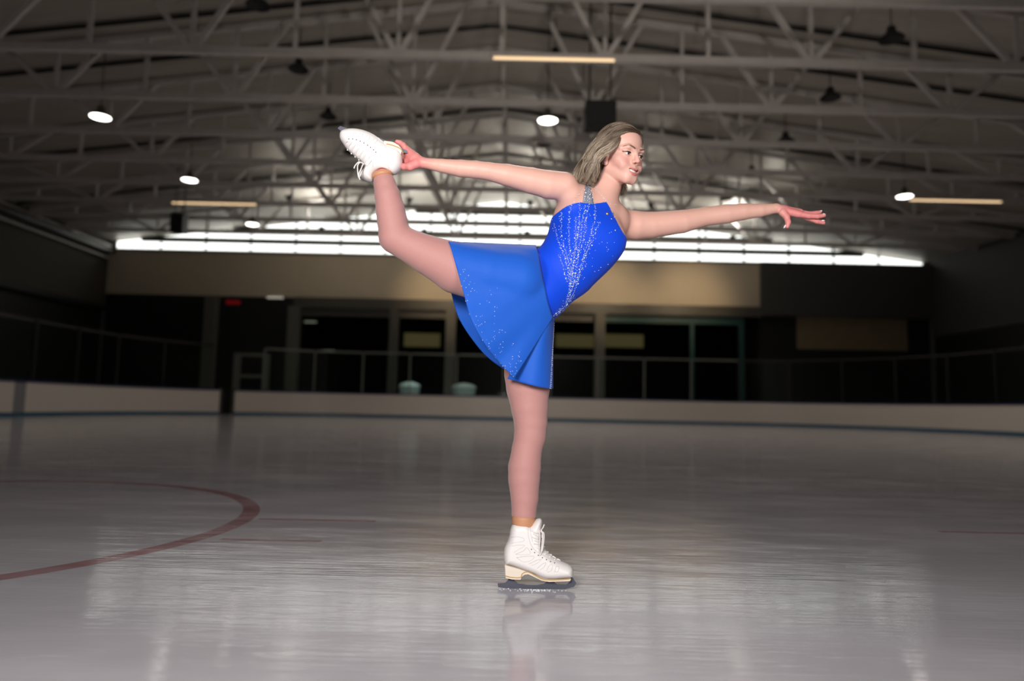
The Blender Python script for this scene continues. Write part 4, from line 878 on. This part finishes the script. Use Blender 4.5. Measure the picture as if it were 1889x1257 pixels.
# ---------------------------------------------------------------- hair
GU = [([(1136, 240, .0), (1120, 247, .0), (1101, 264, .0), (1085, 288, .0), (1070, 314, .0), (1058, 328, 0)], (3, 7, 8, 9, 8, 3)),
      ([(1142, 239, -.03), (1125, 249, -.04), (1106, 268, -.045), (1088, 292, -.05), (1081, 312, -.05), (1069, 336, -.045)], (3, 7, 9, 10, 9, 4)),
      ([(1149, 239, -.045), (1133, 253, -.068), (1114, 272, -.08), (1099, 290, -.082), (1086, 316, -.075), (1088, 340, -.065)], (3, 7, 9, 10, 8, 4)),
      ([(1154, 241, -.05), (1140, 257, -.083), (1126, 272, -.094), (1108, 286, -.096), (1094, 308, -.09), (1080, 336, -.075)], (3, 6, 8, 8, 8, 4)),
      ([(1158, 243, -.05), (1146, 254, -.080), (1134, 268, -.092), (1121, 280, -.098), (1104, 291, -.098), (1098, 312, -.085), (1096, 334, -.07)], (2, 3, 4, 5, 6, 6, 3)),
      ([(1142, 237, -.02), (1155, 237, -.035), (1166, 240, -.045), (1174, 246, -.05)], (2, 3, 2.5, 1)),
      ([(1142, 237, .01), (1158, 238, .01), (1171, 244, .0), (1179, 254, -.01)], (2, 3, 3, 1.5)),
      ([(1140, 239, .04), (1130, 262, .085), (1126, 300, .095), (1136, 330, .085), (1150, 345, .075), (1147, 358, .075)], (4, 8, 9, 9, 7, 3)),
      ([(1082, 292, -.02), (1067, 312, -.025), (1061, 330, -.03), (1070, 341, -.035), (1084, 345, -.045), (1094, 339, -.06)], (5, 6, 6, 6, 5, 3)),
      ([(1104, 290, -.03), (1093, 312, -.03), (1088, 330, -.03), (1086, 341, -.03)], (12, 13, 11, 6)),
      ([(1122, 246, .04), (1098, 276, .055), (1083, 306, .05), (1074, 332, .03)], (5, 10, 12, 7)),
      ([(1110, 290, -.060), (1103, 305, -.062), (1099, 320, -.060), (1097, 334, -.055)], (3, 5, 6, 4))]
HG = Grid(np.arange(wx(1040), wx(1200), .0024), np.arange(Y0 - .15, Y0 + .14, .0024), np.arange(ZA(372), ZA(225), .0024))
HG.ell(H(0, -.014, .036), np.array((.077, .096, .087)) * HS, HR, .01); HG.ell(H(0, .028, .042), np.array((.066, .062, .061)) * HS, HR, .015); HG.ell(H(0, -.03, -.02), np.array((.068, .075, .06)) * HS, HR, .015)
nf = HR @ np.array([.0, 1, -1.0]); clip(HG, H(0, .004, .010), nf)
for k in range(2): clip(HG, H(0, 0, -.055), HR @ np.array([0, .1, -1.]))
def ear_zone(p): return ((((p - HEAD_C) @ HR / HS - np.array([.088, .022, -.022])) / np.array([.040, .024, .031])) ** 2).sum(-1) < 1
for P, r in GU:
    c = catmull(P, 5); rr = np.interp(np.linspace(0, 1, len(c)), np.linspace(0, 1, len(r)), r) * S(0, Y0) * .72
    for i in range(len(c) - 1): HG.cone(J(*c[i]), J(*c[i + 1]), rr[i], rr[i + 1], .006)
HG.ell(H(.088, .022, -.022), np.array([.040, .024, .031]) * HS, HR, .004, True); hv, hq = HG.mesh(); hv = smooth_mesh(hv, hq, 1)
root_c, mid_c, tip_c, dark_c = [np.array(c) for c in ((.050, .030, .018), (.46, .37, .275), (.27, .165, .085), (.03, .017, .009))]
zt = np.clip((hv[:, 2] - ZA(345)) / (ZA(237) - ZA(345)), 0, 1)
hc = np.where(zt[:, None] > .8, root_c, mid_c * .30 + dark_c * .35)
SV = [hv]; SQ = [hq]; SCc = [hc]; n0 = len(hv)
for gi, (P, r) in enumerate(GU):
    c = catmull(P, 5); m = len(c); r_ = np.interp(np.linspace(0, 1, m), np.linspace(0, 1, len(r)), r) * S(0, Y0); C3 = np.array([J(*x) for x in c])
    T_ = np.gradient(C3, axis=0); T_ /= np.linalg.norm(T_, axis=1, keepdims=True); A_ = np.cross(T_, (0, 1, 0)); A_ /= np.linalg.norm(A_, axis=1, keepdims=True); B_ = np.cross(T_, A_)
    for k in range(190):
        ph = rng.uniform(0, 2 * math.pi); rad = math.sqrt(rng.uniform(.35, 1)); tw = rng.normal() * .5; lt = rng.uniform(.75, 1.08); tt = np.linspace(0, lt, m)
        ang = ph + tw * tt + .35 * np.sin(7 * tt + rng.uniform(0, 6)); x = rad * r_ * np.cos(ang); y = rad * r_ * np.sin(ang)
        cl = int(ph * 2.2); wv = .0055 * np.sin(tt * (9 + (gi * 7 + cl * 3) % 5) + gi * 1.7 + cl * 1.3 + rng.normal() * .25) * np.clip(tt * 1.6 - .2, 0, 1)
        base = np.stack([np.interp(np.clip(tt, 0, 1), np.linspace(0, 1, m), C3[:, i]) for i in range(3)], 1) + np.clip(tt - 1, 0, 1)[:, None] * T_[-1] * .1
        p = base + A_ * (x + wv)[:, None] + B_ * y[:, None]
        if ear_zone(p).any() and gi not in (9, 11): continue
        w_ = .00085 * np.interp(tt, [0, .2, .75, 1.1], [.7, 1, .9, .25])
        ring = np.stack([p + A_ * w_[:, None], p + B_ * w_[:, None], p - A_ * w_[:, None], p - B_ * w_[:, None]], 1).reshape(-1, 3)
        q = np.array([(i * 4 + j, i * 4 + (j + 1) % 4, i * 4 + 4 + (j + 1) % 4, i * 4 + 4 + j) for i in range(m - 1) for j in range(4)])
        SV.append(ring); SQ.append(q + n0); n0 += len(ring)
        g = rng.random(); lo = 1.25 if g > .75 else (.55 if g < .3 else .9)
        col = np.stack([np.interp(tt, [0, .12, .42, .8, 1.1], [root_c[i], root_c[i] * 1.6, mid_c[i] * lo, mid_c[i] * lo * .9, tip_c[i] * lo]) for i in range(3)], 1)
        if gi in (9, 11): col = col * .22  # strands under and behind the ear darkened, shade painted into their colour
        if gi in (5, 6): col = np.tile(root_c * rng.uniform(.8, 1.8), (m, 1))
        SCc.append(np.repeat(col, 4, 0))
# combed strands that follow the hair surface itself
up_ = np.where((hv - HEAD_C) @ HR[:, 2] > -.02)[0]; P = hv[rng.choice(up_, 1500)]; path = [P]
fl = HR @ np.array([.15, -.75, -.65]); fl /= np.linalg.norm(fl)
for k in range(11):
    N = HG.normal(P); d = fl - N * (N @ fl)[:, None]; d /= np.linalg.norm(d, axis=1, keepdims=True) + 1e-6
    P = P + d * .0058 + rng.normal(size=P.shape) * .0003 + np.array([0, -.3, 1.]) * (.0011 * np.sin(k * 1.05 + P[:, 0] * 60))[:, None]; P = P - HG.normal(P) * (HG.at(P) - .0008)[:, None]; path.append(P)
path = np.array(path); m = len(path); hz = (path[0] - HEAD_C) @ HR[:, 2] / HS
for k in range(path.shape[1]):
    if ear_zone(path[:, k]).any(): continue
    p = path[:, k]; tt = np.linspace(0, 1, m); w_ = .0008 * np.interp(tt, [0, .2, .8, 1], [.3, 1, .9, .2])
    t_ = np.gradient(p, axis=0); t_ /= np.linalg.norm(t_, axis=1, keepdims=True) + 1e-9; a_ = np.cross(t_, (.3, .8, .5)); a_ /= np.linalg.norm(a_, axis=1, keepdims=True) + 1e-9; b_ = np.cross(t_, a_)
    SV.append(np.stack([p + a_ * w_[:, None], p + b_ * w_[:, None], p - a_ * w_[:, None], p - b_ * w_[:, None]], 1).reshape(-1, 3))
    q = np.array([(i * 4 + j, i * 4 + (j + 1) % 4, i * 4 + 4 + (j + 1) % 4, i * 4 + 4 + j) for i in range(m - 1) for j in range(4)]); SQ.append(q + n0); n0 += 4 * m
    f0 = np.clip((hz[k] - .035) / .05, 0, 1) if (p[0] - HEAD_C) @ HR[:, 1] < .03 else 1
    g = rng.uniform(.6, 1.3); col = (mid_c * g)[None] * (1 - f0 * np.linspace(1.0, .30, m))[:, None] + (root_c * g * 1.3)[None] * (f0 * np.linspace(1.0, .30, m))[:, None]
    SCc.append(np.repeat(col, 4, 0))
HAIR = obj('hair', np.concatenate(SV), np.concatenate(SQ), mat('ash_blonde_hair', (.3, .2, .1), .48, spec=.35, attr='tint'), ROOT, True); add_color(HAIR, np.concatenate(SCc)); HAIR['label'] = 'shoulder length ash blonde hair with dark roots'
